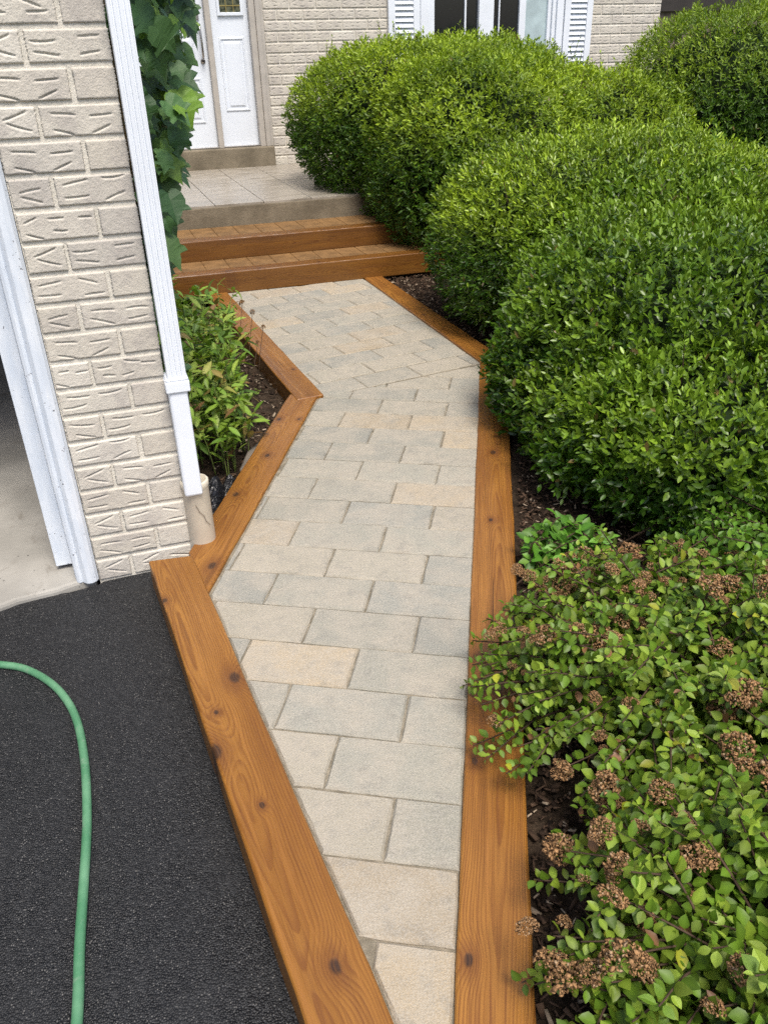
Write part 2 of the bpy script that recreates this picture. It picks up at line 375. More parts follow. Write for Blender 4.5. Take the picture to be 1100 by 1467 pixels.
def sprigs(P, N, n, L, up=.35, jit=.45, a0=82, a1=28, g=rng):
    m = len(P)
    S = unit(N + np.array([0, 0, up]) + g.normal(0, jit, (m, 3))); e1, e2 = frame(S)
    az0 = g.uniform(0, 6.28, m); LL = L * g.uniform(.6, 1.25, m); oP, oD, oN, oT = [], [], [], []
    for k in range(n):
        t = k / max(1, n - 1); az = az0 + k * 2.39 + g.normal(0, .3, m)
        R = e1 * np.cos(az)[:, None] + e2 * np.sin(az)[:, None]
        an = np.radians(a0 + (a1 - a0) * t + g.normal(0, 12, m))[:, None]
        oP.append(P + S * (LL * (t - .55))[:, None]); oD.append(S * np.cos(an) + R * np.sin(an)); oN.append(S * np.sin(an) - R * np.cos(an) + g.normal(0, .18, (m, 3))); oT.append(np.full(m, t))
    return np.concatenate(oP), np.concatenate(oD), np.concatenate(oN), np.concatenate(oT)

# ------------------------------------------------------------------ the ground
g = MB(); g.add([(-600, -600, -.17), (600, -600, -.17), (600, 900, -.17), (-600, 900, -.17)], [(0, 1, 2, 3)])
tag(link('ground', g.mesh('ground', MT['ground'], fix=False)), 'lawn and earth stretching away round the house', kind='structure')

# driveway: sheet of asphalt, ragged where it meets the garage slab
edge = []
for i in range(60):
    u = -6 + 5.78 * i / 59
    edge.append(hw(u, 2.575 + .012 * math.sin(u * 23) + .010 * math.sin(u * 61 + 1) + random.uniform(-.005, .005)))
edge += [hw(-.20, 2.60), hw(.13, 2.615)]
poly = [(-9, -5), (1.2, -5), (1.2, -1.0), (-.005, .80), (-.735, 2.385)]
g = MB(); pts = poly + [(e.x, e.y) for e in reversed(edge)] + [(-9, hw(-6, 2.575).y)]
g.add([(x, y, -.10) for x, y in pts], [tuple(range(len(pts)))])
tag(link('driveway', g.mesh('driveway', MT['asphalt'])), 'black asphalt driveway', kind='structure')

# garage floor slab
g = MB(); eg = [hw(-6 + 5.775 * i / 90, 2.53 + .010 * math.sin(i * 1.7) + random.uniform(-.008, .008) + max(0, i - 84) * .011) for i in range(91)]
eg += [hw(-.22, 8.6), hw(-6, 8.6)]
g.profile([(e.x, e.y) for e in eg], -.16, -.078)
o = tag(link('garage_floor', g.mesh('garage_floor', MT['slab'])), 'worn concrete garage floor', kind='structure'); bevel(o, .012, 2, 60)

# planting beds
def bed(name, outline, z, amp, label):
    """soil as a bumpy grid clipped to a convex outline"""
    xs = [p[0] for p in outline]; ys = [p[1] for p in outline]; nx = int((max(xs) - min(xs)) / .06) + 2; ny = int((max(ys) - min(ys)) / .06) + 2
    g = MB(); X = np.linspace(min(xs), max(xs), nx); Y = np.linspace(min(ys), max(ys), ny)
    V = [(x, y, z + amp * float(wob(np.array([[x * 1.0, y, 0]]), 5.0)[0]) + amp * .5 * float(wob(np.array([[y, x, 3.]]), 14.0)[0])) for y in Y for x in X]
    def inside(x, y):
        c = False; n = len(outline)
        for i in range(n):
            (x1, y1), (x2, y2) = outline[i], outline[(i + 1) % n]
            if (y1 > y) != (y2 > y) and x < (x2 - x1) * (y - y1) / (y2 - y1) + x1: c = not c
        return c
    F = []
    for j in range(ny - 1):
        for i in range(nx - 1):
            if inside((X[i] + X[i + 1]) / 2, (Y[j] + Y[j + 1]) / 2): F.append((j * nx + i, j * nx + i + 1, (j + 1) * nx + i + 1, (j + 1) * nx + i))
    g.add(V, F); o = link(name, g.mesh(name, MT['soil'], fix=False, smooth=True)); tag(o, label, kind='structure'); return inside
RB = [(-.05, -.6), (.08, .8), (.56, 4.37), (-.10, 6.62), (.25, 6.75), (-.2, 9.2), (6, 11.5), (6, -.6)]
in_rb = bed('planting_bed', RB, -.045, .018, 'mulched soil under the hedges right of the path')
LB = [(-.58, 2.35), (-.34, 3.90), (-1.10, 6.02), (-1.75, 5.8), (-.72, 2.50)]
in_lb = bed('planting_bed', LB, -.10, .014, 'mulched soil bed between garage wall and path')

def chips(name, n, sampler, z, label, size=(.008, .030), pale=.10):
    P = []
    while len(P) < n:
        p = sampler()
        if p: P.append((p[0], p[1], z(p[0], p[1])))
    P = np.array(P) + np.c_[np.zeros((n, 2)), rng.uniform(0, .012, n)]
    L = rng.uniform(*size, n); W = L * rng.uniform(.12, .55, n); H = rng.uniform(.0015, .004, n)
    D = unit(np.c_[rng.normal(0, 1, (n, 2)), rng.normal(0, .40, n)]); N = unit(np.c_[rng.normal(0, .35, (n, 2)), np.ones(n)])
    S = unit(np.cross(N, D)); N = np.cross(D, S)
    c = np.array([[-1, -1, -1], [1, -.8, -1], [1.1, .7, -1], [-.9, 1, -1], [-1, -1, 1], [1, -.8, 1], [1.1, .7, 1], [-.9, 1, 1]]) * .5
    V = P[:, None] + D[:, None] * (c[:, 0][None, :, None] * L[:, None, None]) + S[:, None] * (c[:, 1][None, :, None] * W[:, None, None]) + N[:, None] * (c[:, 2][None, :, None] * H[:, None, None])
    F = np.array([[0, 3, 2, 1], [4, 5, 6, 7], [0, 1, 5, 4], [1, 2, 6, 5], [2, 3, 7, 6], [3, 0, 4, 7]])
    Cc = np.array([.055, .034, .022]) * rng.uniform(.25, 1.9, (n, 1)); pl = rng.random(n) < pale
    Cc[pl] = np.array([.30, .235, .17]) * rng.uniform(.6, 1.3, (pl.sum(), 1))
    o = link(name, np_mesh(name, V.reshape(-1, 3), (np.arange(n)[:, None, None] * 8 + F[None]).reshape(-1, 4), MT['chip'], np.repeat(Cc, 8, 0)))
    tag(o, label, 'mulch', kind='stuff')
def samp_r():
    y = random.uniform(.3, 6.7); x0 = .19 + (y - .6) * .14 if y < 4.4 else .68 - (y - 4.4) * .33
    x = x0 + abs(random.gauss(0, .35)) + .03
    return (x, y) if in_rb(x, y) else None
def samp_l():
    x, y = random.uniform(-1.75, -.4), random.uniform(2.3, 6.0)
    return (x, y) if in_lb(x, y) else None
chips('bark_mulch', 11000, samp_r, lambda x, y: -.035, 'brown bark mulch along the right timber under the hedges')
chips('bark_mulch', 3000, samp_l, lambda x, y: -.092, 'brown bark mulch in the small bed beside the downspout', pale=.2)

# ------------------------------------------------------------------ path of pavers
def clip(poly, outline):
    """Sutherland-Hodgman against a convex counter-clockwise outline"""
    out = list(poly); n = len(outline)
    for i in range(n):
        (ax, ay), (bx, by) = outline[i], outline[(i + 1) % n]; inp, out = out, []
        if not inp: return []
        sd_ = lambda p: (bx - ax) * (p[1] - ay) - (by - ay) * (p[0] - ax)
        for j in range(len(inp)):
            p, q = inp[j - 1], inp[j]; sp, sq = sd_(p), sd_(q)
            if (sp >= 0) != (sq >= 0):
                k = sp / (sp - sq); out.append((p[0] + (q[0] - p[0]) * k, p[1] + (q[1] - p[1]) * k))
            if sq >= 0: out.append(q)
    return out
def area(p): return .5 * sum(p[i - 1][0] * p[i][1] - p[i][0] * p[i - 1][1] for i in range(len(p)))
def offset(p, d):
    """shrink a convex ccw polygon by d"""
    n = len(p); big = [(-99, -99), (99, -99), (99, 99), (-99, 99)]; out = p
    lines = []
    for i in range(n):
        (ax, ay), (bx, by) = p[i], p[(i + 1) % n]; l = math.hypot(bx - ax, by - ay)
        if l < 1e-6: continue
        nx_, ny_ = -(by - ay) / l, (bx - ax) / l
        a2 = (ax + nx_ * d, ay + ny_ * d); dx, dy = (bx - ax) / l, (by - ay) / l
        hp = [(a2[0] - dx * 9, a2[1] - dy * 9), (a2[0] + dx * 9, a2[1] + dy * 9), (a2[0] + dx * 9 + nx_ * 9, a2[1] + dy * 9 + ny_ * 9), (a2[0] - dx * 9 + nx_ * 9, a2[1] - dy * 9 + ny_ * 9)]
        out = clip(out, hp)
        if not out: return []
    return out
def resample(p, step):
    out = []
    for i in range(len(p)):
        (ax, ay), (bx, by) = p[i], p[(i + 1) % len(p)]; l = math.hypot(bx - ax, by - ay); k = max(1, int(l / step))
        for j in range(k): out.append((ax + (bx - ax) * j / k, ay + (by - ay) * j / k))
    return out
def paver(poly, ztop, parent, colour, zbase=None, gap=.0026, name='paver', dep=.06, mat=None):
    p = offset(poly, gap)
    if len(p) < 3 or area(p) < .0007: return None
    cx = sum(q[0] for q in p) / len(p); cy = sum(q[1] for q in p) / len(p)
    q0 = offset(p, .0055)
    if len(q0) < 3: return None
    rim = resample(p, .035); top = []
    wobb = [(x + random.gauss(0, .0009), y + random.gauss(0, .0009)) for x, y in rim]
    for x, y in wobb:
        d = math.hypot(cx - x, cy - y) or 1; s_ = (.0055 + random.uniform(-.0015, .003))
        # move inwards along the nearest edge normal, approximated by clipping towards q0
        bx_, by_, bd = x, y, 9
        for i in range(len(q0)):
            (x1, y1), (x2, y2) = q0[i], q0[(i + 1) % len(q0)]; l2 = (x2 - x1) ** 2 + (y2 - y1) ** 2 or 1e-9
            k = min(1, max(0, ((x - x1) * (x2 - x1) + (y - y1) * (y2 - y1)) / l2)); px, py = x1 + (x2 - x1) * k, y1 + (y2 - y1) * k
            dd = math.hypot(px - x, py - y)
            if dd < bd: bx_, by_, bd = px, py, dd
        top.append((bx_ + random.gauss(0, .0006), by_ + random.gauss(0, .0006)))
    n = len(rim); tx, ty = random.gauss(0, .0035), random.gauss(0, .0035); dz = random.uniform(-.0012, .0012)
    zt = lambda x, y: ztop + dz + (x - cx) * tx + (y - cy) * ty
    m = MB(); m.v = [(x, y, ztop - dep) for x, y in wobb] + [(x, y, zt(x, y) - .0065) for x, y in wobb] + [(x, y, zt(x, y)) for x, y in top]
    for i in range(n):
        j = (i + 1) % n; m.f += [(i, j, n + j, n + i), (n + i, n + j, 2 * n + j, 2 * n + i)]
    m.f.append(tuple(range(2 * n, 3 * n)))
    base = parent_base(parent)
    o = link(name, m.mesh(name, mat or MT['paver'], (cx, cy, ztop), fix=False), parent, (cx - base[0], cy - base[1], ztop - base[2])); o.color = (*colour, 1)
    return o
def parent_base(p): return tuple(p.location)
GREY = [(.282, .275, .233), (.303, .292, .242), (.262, .260, .226), (.318, .302, .25)]; BUFF = [(.335, .308, .246), (.345, .313, .246)]; TAN = [(.385, .315, .218), (.37, .308, .222)]
def pcol():
    r = random.random(); c = random.choice(GREY if r < .60 else BUFF if r < .90 else TAN); k = random.uniform(.86, 1.01); return tuple(x * k for x in c)
ZP = -.006
LOW = [(.0805, .70), (.564, 4.317), (-.317, 3.884), (-.569, 2.173), (.045, .70)]
UPP = [(-.317, 3.884), (.562, 4.317), (-.105, 6.362), (-1.105, 6.03)]
sand = MB()
SB = [(.12, .5), (.62, 4.30), (-.03, 6.36), (-1.16, 6.0), (-.38, 3.88), (-.62, 2.17), (-.02, .5)]
sand.add([(x, y, ZP - .0085) for x, y in SB[:2] + SB[4:]], [tuple(range(5))])
sand.add([(x, y, ZP - .0055) for x, y in SB[1:5]], [(0, 1, 2, 3)])
path = link('garden_path', sand.mesh('garden_path', MT['sand'], fix=False)); tag(path, 'paved garden path of grey and buff stones', kind='structure')
CH = {(5, 0): 'T', (11, 1): 'T', (14, 1): 'T', (15, 1): 'T', (13, 2): 'T', (4, 1): 'G', (4, 0): 'G', (7, 1): 'G', (9, 1): 'G', (12, 0): 'G', (12, 1): 'G'}
ca, sa = math.cos(math.radians(-10.3)), math.sin(math.radians(-10.3)); PR, PL = .1755, .327
for k in range(-3, 22):
    b0 = .962 + (k - 1) * PR; a0 = (-.232 if k % 2 == 0 else -.232 - .1635) - .0083 * (k - 2)
    for j in range(-4, 5):
        aa = a0 + (j - 1) * PL
        jw = .0004 * max(0, k - 5); r_ = [(aa, b0 + jw), (aa + PL, b0 + jw), (aa + PL, b0 + PR), (aa, b0 + PR)]
        q = clip([(a * ca - b * sa, a * sa + b * ca) for a, b in r_], LOW)
        if len(q) >= 3:
            w_ = CH.get((k, j)); c_ = random.choice({'T': TAN, 'G': GREY, 'B': BUFF}[w_]) if w_ else pcol()
            paver(q, ZP, path, c_)
cu, su = math.cos(math.radians(27.2)), math.sin(math.radians(27.2))
bstart = -(-.317) * su + 3.884 * cu
for k in range(0, 16):
    b0 = bstart + k * .181; a0 = (.30 if k % 2 else .135) + random.uniform(-.03, .03)
    for j in range(-4, 11):
        aa = a0 + j * .327; r_ = [(aa, b0 + .004), (aa + .327, b0 + .004), (aa + .327, b0 + .1775), (aa, b0 + .1775)]
        q = clip([(a * cu - b * su, a * su + b * cu) for a, b in r_], UPP)
        if len(q) >= 3: paver(q, ZP, path, pcol(), gap=.0018)

# ------------------------------------------------------------------ stained timbers
def timber(name, A, B, wid, z0, z1, knots, label, seed, cat='timber', parent=None, ends=None, tone=1.0):
    """A->B is the centre line; knots are world points on the top (x, y, size)"""
    A, B = Vector((*A, 0)), Vector((*B, 0)); d = (B - A); L = d.length; d.normalize(); ang = math.atan2(d.y, d.x); mid = (A + B) / 2; nrm = Vector((-d.y, d.x, 0))
    kn = [((Vector((x, y, 0)) - mid).dot(d), (Vector((x, y, 0)) - mid).dot(nrm), s_) for x, y, s_ in knots]
    nx = max(6, int(L / .12)); m = MB(); h = z1 - z0; ea, eb = ends or ((0, 0), (0, 0))
    # ends: extra length at -y / +y side, for mitred cuts
    sect = [(-1, 0), (1, 0), (1, 1), (-1, 1)]; rr = random.Random(seed)
    for i in range(nx + 1):
        t = i / nx; wy = rr.gauss(0, .0010); wz = rr.gauss(0, .0006)
        for sy, sz in sect:
            e0 = ea[0] if sy < 0 else ea[1]; e1 = eb[0] if sy < 0 else eb[1]
            x = -L / 2 - e0 + t * (L + e0 + e1)
            m.v.append((x, sy * wid / 2 + wy, sz * h - h + wz * sz))
    for i in range(nx):
        for j in range(4):
            a, b = i * 4 + j, i * 4 + (j + 1) % 4; m.f.append((a, b, b + 4, a + 4))
    m.f.append((3, 2, 1, 0)); m.f.append(tuple(nx * 4 + j for j in range(4)))
    me = m.mesh(name, wood(name + '_stain', kn, seed, tone)); o = link(name, me, parent)
    if parent: b = parent.matrix_basis.inverted() @ Vector((mid.x, mid.y, z1)); o.location = b; o.rotation_euler = (0, 0, ang - parent.rotation_euler.z)
    else:
        o.location = (mid.x, mid.y, z1); o.rotation_euler = (0, 0, ang)
        tag(o, label, cat, 'stained timbers edging the path')
    bevel(o, .008, 3, 40)
    return o
# right: long straight one, then the one along the upper hedge bed
timber('edging_timber', (.1355, .55), (.625, 4.33), .145, -.13, 0, [(.473, 3.167, .009), (.39, 2.59, .006), (.202, 1.429, .007), (.136, .932, .007)],
       'longest stained timber, straight along the path beside the shrub with dried flower heads', 3, ends=((0, 0), (-.015, .045)))
timber('edging_timber', (.625, 4.375), (-.030, 6.385), .145, -.13, 0, [(.30, 5.3, .006)],
       'stained timber running from the path bend up to the steps, below the domed hedge', 4, ends=((-.02, .075), (0, 0)))
# left: beside driveway, bed front, bed side
timber('edging_timber', (-.737, 2.387), (.115, .33), .146, -.13, .004, [(-.426, 1.756, .012), (-.435, 1.48, .013), (-.117, .925, .009), (-.455, 1.62, .005), (-.703, 2.138, .006), (-.299, 1.31, .004)],
       'stained timber beside the black driveway, its far end against the brick pillar', 5, ends=((.02, -.01), (0, 0)))
timber('edging_timber', (-.632, 2.30), (-.392, 3.905), .148, -.13, -.001, [(-.588, 2.339, .011), (-.581, 2.852, .009), (-.496, 3.206, .009), (-.484, 3.607, .008), (-.39, 3.6, .006)],
       'stained timber on the left with three knots, between the drain pipe and the path bend', 6, ends=((.115, -.125), (.0, .02)))
timber('edging_timber', (-.365, 3.905), (-1.172, 6.02), .145, -.13, .003, [(-.474, 4.294, .006), (-.991, 5.45, .006)],
       'stained timber on the left from the path bend up to the lower step', 7, ends=((.03, .04), (0, 0)))

# two timber steps with paver treads
def step(z0, z1, vfront, vback, u0, u1, label, seed, knots):
    T = Thing('garden_step', label, 'step', (.5 * (u0 + u1), vfront, z0), True, 'timber steps below the porch')
    A, B = hw(u0, vfront + .07), hw(u1, vfront + .07)
    timber('timber', (A.x, A.y), (B.x, B.y), .14, z0 - .01, z1, [(hw(kx, vfront + .03).x, hw(kx, vfront + .03).y, ks) for kx, ks in knots], '', seed, parent=T.root, tone=.72)  # lower tone puts the hedge's shade into the step timber colour
    me = T.root
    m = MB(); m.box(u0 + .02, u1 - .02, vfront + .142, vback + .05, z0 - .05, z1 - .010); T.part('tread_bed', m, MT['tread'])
    u = u0 + .02
    while u < u1 - .05:
        wd = .176; m = MB(); x1 = min(u + wd, u1 - .02)
        m.box(u + .0016, x1 - .0016, vfront + .146, vback - .004, z1 - .05, z1 - .004 + random.uniform(-.001, .001))
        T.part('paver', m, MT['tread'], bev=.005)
        u += wd
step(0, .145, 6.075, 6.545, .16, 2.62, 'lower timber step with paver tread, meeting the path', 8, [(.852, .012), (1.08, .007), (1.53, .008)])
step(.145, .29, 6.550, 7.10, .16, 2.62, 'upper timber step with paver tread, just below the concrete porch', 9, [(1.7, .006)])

# ------------------------------------------------------------------ porch
ZPO = .455
P = Thing('porch', 'tiled concrete porch slab in front of the white door', 'porch', (1.3, 7.1, .0), True)
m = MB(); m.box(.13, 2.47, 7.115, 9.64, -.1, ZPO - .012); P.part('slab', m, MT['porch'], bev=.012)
ts = .405; off_u, off_v = .02, .0
ang = 0
for iu in range(7):
    for iv in range(7):
        u0, v0 = .135 + iu * ts, 7.118 + iv * ts; u1, v1 = min(u0 + ts - .005, 2.465), min(v0 + ts - .005, 9.635)
        if u1 - u0 < .02 or v1 - v0 < .02: continue
        m = MB(); m.box(u0, u1, v0, v1, ZPO - .03, ZPO + random.uniform(-.0008, .0008))
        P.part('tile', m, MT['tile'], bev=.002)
m = MB()
m.box(2.47, 3.2, 7.6, 9.62, -.1, .40)
rk = Thing('gravel_strip', 'dark flat stones at the porch edge under the hedge', 'stones', (2.7, 9.0, .3), True)
for i in range(9):
    u, v = 2.50 + random.uniform(0, .3), 8.3 + i * .15; s_ = random.uniform(.09, .16)
    mm = MB(); n = 7; ring = [(u + s_ * .9 * math.cos(6.283 * j / n) * random.uniform(.8, 1.1), v + s_ * .6 * math.sin(6.283 * j / n) * random.uniform(.8, 1.1)) for j in range(n)]
    mm.profile(ring, .30, .425 + random.uniform(-.02, .02)); rk.part('stone', mm, MT['rock'], bev=.012)

# ------------------------------------------------------------------ the house
H = Thing('brick_house', 'cream textured brick house with white front door, shuttered window and open garage', 'house', (.12, 2.6, -.1), True)
VW = 9.647
# brick meshes with gashed faces (front face looks to -v)
def brick_mesh(name, L, Hh, gashes, seed, res=.0021, depth=.055):
    r = np.random.default_rng(seed); nx, nz = max(4, int(L / res)), max(4, int(Hh / res))
    X, Z = np.meshgrid(np.linspace(0, L, nx + 1), np.linspace(0, Hh, nz + 1), indexing='ij')
    ph = r.uniform(0, 6.28, 8); D = np.zeros_like(X)
    for i in range(6): D += .00010 * np.sin(X * r.uniform(40, 260) + Z * r.uniform(-260, 260) + ph[i])
    D += r.normal(0, .0003, X.shape)
    for i in range(gashes):
        per = max(1, (gashes + 1) // 2); slot = (i // 2 + .5) / per; low = i % 2
        l = r.uniform(.75, 1.05) * min(.085, L / per * .72); cx = L * slot + r.normal(0, .006); cz = Hh * (.28 if low else .72) + r.normal(0, .005)
        a = r.uniform(-.12, .38) * (1 if low == (i // 2) % 2 else -1); bend = r.uniform(-3, 3)
        dx, dz = X - cx, Z - cz; s_ = dx * np.cos(a) + dz * np.sin(a); q = -dx * np.sin(a) + dz * np.cos(a) + bend * s_ * s_
        k = np.clip(1 - (np.abs(s_) / (l / 2)) ** 4, 0, 1)
        D += k * (0.0075 * np.exp(-np.where(q > 0, q / .0013, q / .0030) ** 2) - .0005 * np.exp(-((q + .0075) / .004) ** 2))
    ed = np.minimum(np.minimum(X, L - X), np.minimum(Z, Hh - Z)); D += .004 * np.clip(1 - ed / .004, 0, 1) ** 2
    je = np.where(ed < 1e-6, r.normal(0, .0010, X.shape), 0)
    V = np.stack([X - L / 2 + je, D, Z + je * .7], -1).reshape(-1, 3); idx = np.arange((nx + 1) * (nz + 1)).reshape(nx + 1, nz + 1)
    F = np.stack([idx[:-1, :-1], idx[1:, :-1], idx[1:, 1:], idx[:-1, 1:]], -1).reshape(-1, 4)
    rimv = np.concatenate([idx[:, 0], idx[-1, 1:], idx[-2::-1, -1], idx[0, -2:0:-1]]); n0 = len(V)
    B = V[rimv].copy(); B[:, 1] = depth; V = np.concatenate([V, B]); k = len(rimv); j = np.arange(k); j2 = (j + 1) % k
    F = np.concatenate([F, np.stack([rimv[j2], rimv[j], n0 + j, n0 + j2], -1)])
    return np_mesh(name, V, F, MT['brick'], smooth=False)
CP = .0885; BH = CP - .0125
long_m = [brick_mesh('brick', .210, BH, random.choice([3, 4, 4, 5]), 100 + i) for i in range(12)]
half_m = [brick_mesh('brick', .108, BH, 2 + i % 2, 130 + i) for i in range(5)]
head_m = [brick_mesh('brick', .108, BH, 0, 140 + i) for i in range(4)]
m = MB(); m.box(-.2125, .1185, 2.6056, 2.70, -.16, 2.9); pil = H.part('garage_pillar', m, MT['mortar'])
z = -.098; c_ = 0
while z < 2.8:
    if c_ % 2 == 0: row = [(-.21 + .054, half_m), (.12 - .105, long_m)]
    else: row = [(-.21 + .105, long_m), (.12 - .054, head_m)]
    for u, ms in row:
        link('brick', random.choice(ms), pil, H.loc((u + random.gauss(0, .001), 2.600 + random.uniform(-.0012, .0008), z + .006)), (random.uniform(-.006, .006), 0, random.uniform(-.005, .005)))
    z += CP; c_ += 1
# garage: side wall, back, ceiling, header, far jamb
m = MB(); m.box(-.08, .112, 2.702, 9.64, -.16, 2.9); sw = H.part('side_wall', m, MT['mortar'])
m = MB(); z = -.098; k = 0
while z < 2.8:                                             # the wall side facing the bed
    v = 2.72 - (.12 if k % 2 else 0)
    while v < 9.6:
        a, b = max(v, 2.712), min(v + .215, 9.6)
        if b > a: m.box(.104, .120, a, b, z + .006, z + .006 + BH)
        v += .2275
    z += CP; k += 1
o = H.part('brick', m, MT['brickmass'], sw); o['kind'] = 'stuff'
m = MB(); m.box(-6.2, -.09, 8.5, 8.6, -.1, 2.5); m.box(-6.3, -6.2, 2.62, 8.6, -.1, 2.5); m.box(-6.3, -.085, 2.66, 8.6, 2.45, 2.55)
H.part('garage_interior', m, MT['garage_wall'])
m = MB(); m.box(-6.3, -.215, 2.61, 2.75, 2.15, 2.9); H.part('garage_header', m, MT['brickmass'])
m = MB(); m.box(-6.5, .15, 2.5, 9.9, 2.9, 3.05); m.box(-6.5, 7.0, 9.5, 14, 2.9, 3.05); H.part('roof', m, MT['white'])
# garage door trim: rounded brick mould, flat stop behind it
m = MB()
m.profile([(-.214, 2.625), (-.214, 2.598), (-.222, 2.584), (-.236, 2.577), (-.252, 2.578), (-.262, 2.588), (-.268, 2.596), (-.276, 2.592), (-.286, 2.598), (-.290, 2.612), (-.290, 2.70), (-.214, 2.70)], -.085, 2.15)
tr = H.part('garage_trim', m, MT['trim'], bev=.002)
m = MB(); m.box(-.352, -.291, 2.694, 2.715, -.060, 2.15); H.part('weather_strip', m, MT['trim'], tr, bev=.003)
m = MB(); m.profile([(-.335, 2.72), (-.12, 2.72), (-.12, 8.4), (-.80, 8.4), (-.80, 6.2)], -.0775, 2.44); H.part('dark_inner_slab', m, MT['nb_dark'])  # dark slab filling the area behind the garage jamb
# downspout: fluted square tube on the pillar corner, with a strap
def flute(u0, u1, v0, v1):
    pts = []
    n = 4
    for i in range(n):                       # front, ribbed
        a = u0 + (u1 - u0) * i / n; b = u0 + (u1 - u0) * (i + 1) / n; w_ = (b - a)
        pts += [(a + w_ * .12, v0), (a + w_ * .66, v0), (a + w_ * .74, v0 + .004), (b - w_ * .04, v0 + .004)]
    pts += [(u1, v0 + .006)]
    for i in range(3):
        a = v0 + .006 + (v1 - v0 - .006) * i / 3; b = v0 + .006 + (v1 - v0 - .006) * (i + 1) / 3; w_ = b - a
        pts += [(u1, a + w_ * .6), (u1 - .003, a + w_ * .7), (u1 - .003, b - w_ * .04)]
    pts += [(u1 - .002, v1), (u0 + .002, v1), (u0, v0 + .006)]
    return pts
m = MB(); m.profile(flute(.124, .184, 2.545, 2.62), .585, 2.9); ds = H.part('downspout', m, MT['vinyl'])
m = MB(); m.box(.120, .180, 2.543, 2.612, .20, .62); H.part('lower_pipe', m, MT['vinyl'], ds, bev=.008)
m = MB(); m.box(.114, .190, 2.537, 2.624, .575, .612); m.box(.117, .188, 2.540, 2.622, .612, .622); H.part('strap', m, MT['vinyl'], ds, bev=.004)

# front wall behind the porch
CF = .0985; BF = CF - .013; LF = .268
DU0, DU1 = .45, 1.992            # door unit
WU0, WU1, WZ0 = 3.335, 5.815, .95
m = MB(); m.box(DU1, 3.72, VW + .007, VW + .25, -.1, 2.9); m.box(5.43, 6.745, VW + .007, VW + .25, -.1, 2.9); m.box(3.72, 5.43, VW + .007, VW + .25, -.1, 1.0); m.box(3.72, 5.43, VW + .007, VW + .25, 2.6, 2.9); m.box(.12, DU0, VW + .007, VW + .25, -.1, 2.9); m.box(DU0, DU1, VW + .007, VW + .25, 2.75, 2.9)
m.box(DU0, DU1, VW + .09, VW + .25, -.1, .655)
fwall = H.part('front_wall', m, MT['mortar'])
far_m = [brick_mesh('brick', LF, BF, 5 + i % 3, 200 + i, .0055) for i in range(8)]
fhalf_m = [brick_mesh('brick', LF * .5 - .006, BF, 3, 220 + i, .0055) for i in range(4)]
mass = MB(); z = -.05; k = 0; cnt = 0
while z < 2.8:
    segs = [(DU1 + .006, 6.745)]
    if z > WZ0: segs = [(DU1 + .006, WU0 - .004), (WU1 + .004, 6.745)]
    for a, b in segs:
        u = a; first = True
        while u < b - .03:
            L_ = LF * .5 - .006 if (first and k % 2) else LF; first = False
            L2 = min(L_, b - u)
            vis = (.40 < z < 2.05 and ((u < 3.4 and z > .40 + max(0, (u - 2.5)) * .9) or (u > 5.7 and z > 1.2)))
            if vis:
                me = random.choice(fhalf_m if L_ < .2 else far_m); full = LF * .5 - .006 if L_ < .2 else LF
                link('brick', me, fwall, H.loc((u + L2 / 2, VW + random.uniform(-.001, .001), z + .006)), (0, 0, 0), (L2 / full, 1, 1)); cnt += 1
            else: mass.box(u, u + L2, VW + .001, VW + .03, z + .006, z + .006 + BF)
            u += L2 + .012
    z += CF; k += 1
o = H.part('brick', mass, MT['brickmass'], fwall); o['kind'] = 'stuff'
m = MB(); m.box(6.50, 6.744, VW + .251, 14, -.1, 2.9); m.box(-6.2, 6.49, 13.8, 14, -.1, 2.9); H.part('end_wall', m, MT['brickmass'])

# front door with sidelight
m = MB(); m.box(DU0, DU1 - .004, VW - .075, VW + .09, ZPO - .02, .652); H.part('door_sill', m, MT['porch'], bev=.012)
m = MB()
m.box(1.845, 1.905, VW - .035, VW + .20, .652, 2.75); m.box(1.907, 1.955, VW - .050, VW + .20, .652, 2.75); m.box(1.957, 1.990, VW - .020, VW + .20, .652, 2.75)
m.box(DU0, DU0 + .12, VW - .02, VW + .2, .652, 2.75); m.box(DU0 + .12, 1.845, VW + .02, VW + .2, 2.66, 2.75)
dr = H.part('front_door', m, MT['frame'], bev=.004)
m = MB(); m.box(1.398, 1.455, VW - .02, VW + .16, .652, 2.66); H.part('mullion', m, MT['frame'], dr, bev=.006)
m = MB(); m.box(.57, 1.398, VW - .01, VW + .12, .640, .668); m.box(1.455, 1.845, VW - .01, VW + .12, .640, .668); H.part('threshold', m, MT['steel'], dr, bev=.003)
def panelled(u0, u1, z0, z1, v, panels):
    """slab whose raised panels have a sunk moulding round them"""
    m = MB(); m.box(u0, u1, v, v + .05, z0, z1)
    for a, b, c, d in panels:
        rings = [(0, .0005), (.006, -.007), (.016, -.009), (.026, .004), (.032, .004), (.058, -.008)]
        k = len(m.v)
        for ins, dv in rings: m.v += [(a + ins, v + dv - .0006, c + ins), (b - ins, v + dv - .0006, c + ins), (b - ins, v + dv - .0006, d - ins), (a + ins, v + dv - .0006, d - ins)]
        for i in range(len(rings) - 1):
            for j in range(4): m.f.append((k + i * 4 + j, k + i * 4 + (j + 1) % 4, k + (i + 1) * 4 + (j + 1) % 4, k + (i + 1) * 4 + j))
        e = k + (len(rings) - 1) * 4; m.f.append((e, e + 1, e + 2, e + 3))
    return m
H.part('door_leaf', panelled(.575, 1.396, .668, 2.655, VW + .045, [(.68, .96, .90, 1.33), (1.02, 1.30, .90, 1.33), (.68, .96, 1.42, 1.72), (1.02, 1.27, 1.50, 1.72)]), MT['white'], dr)
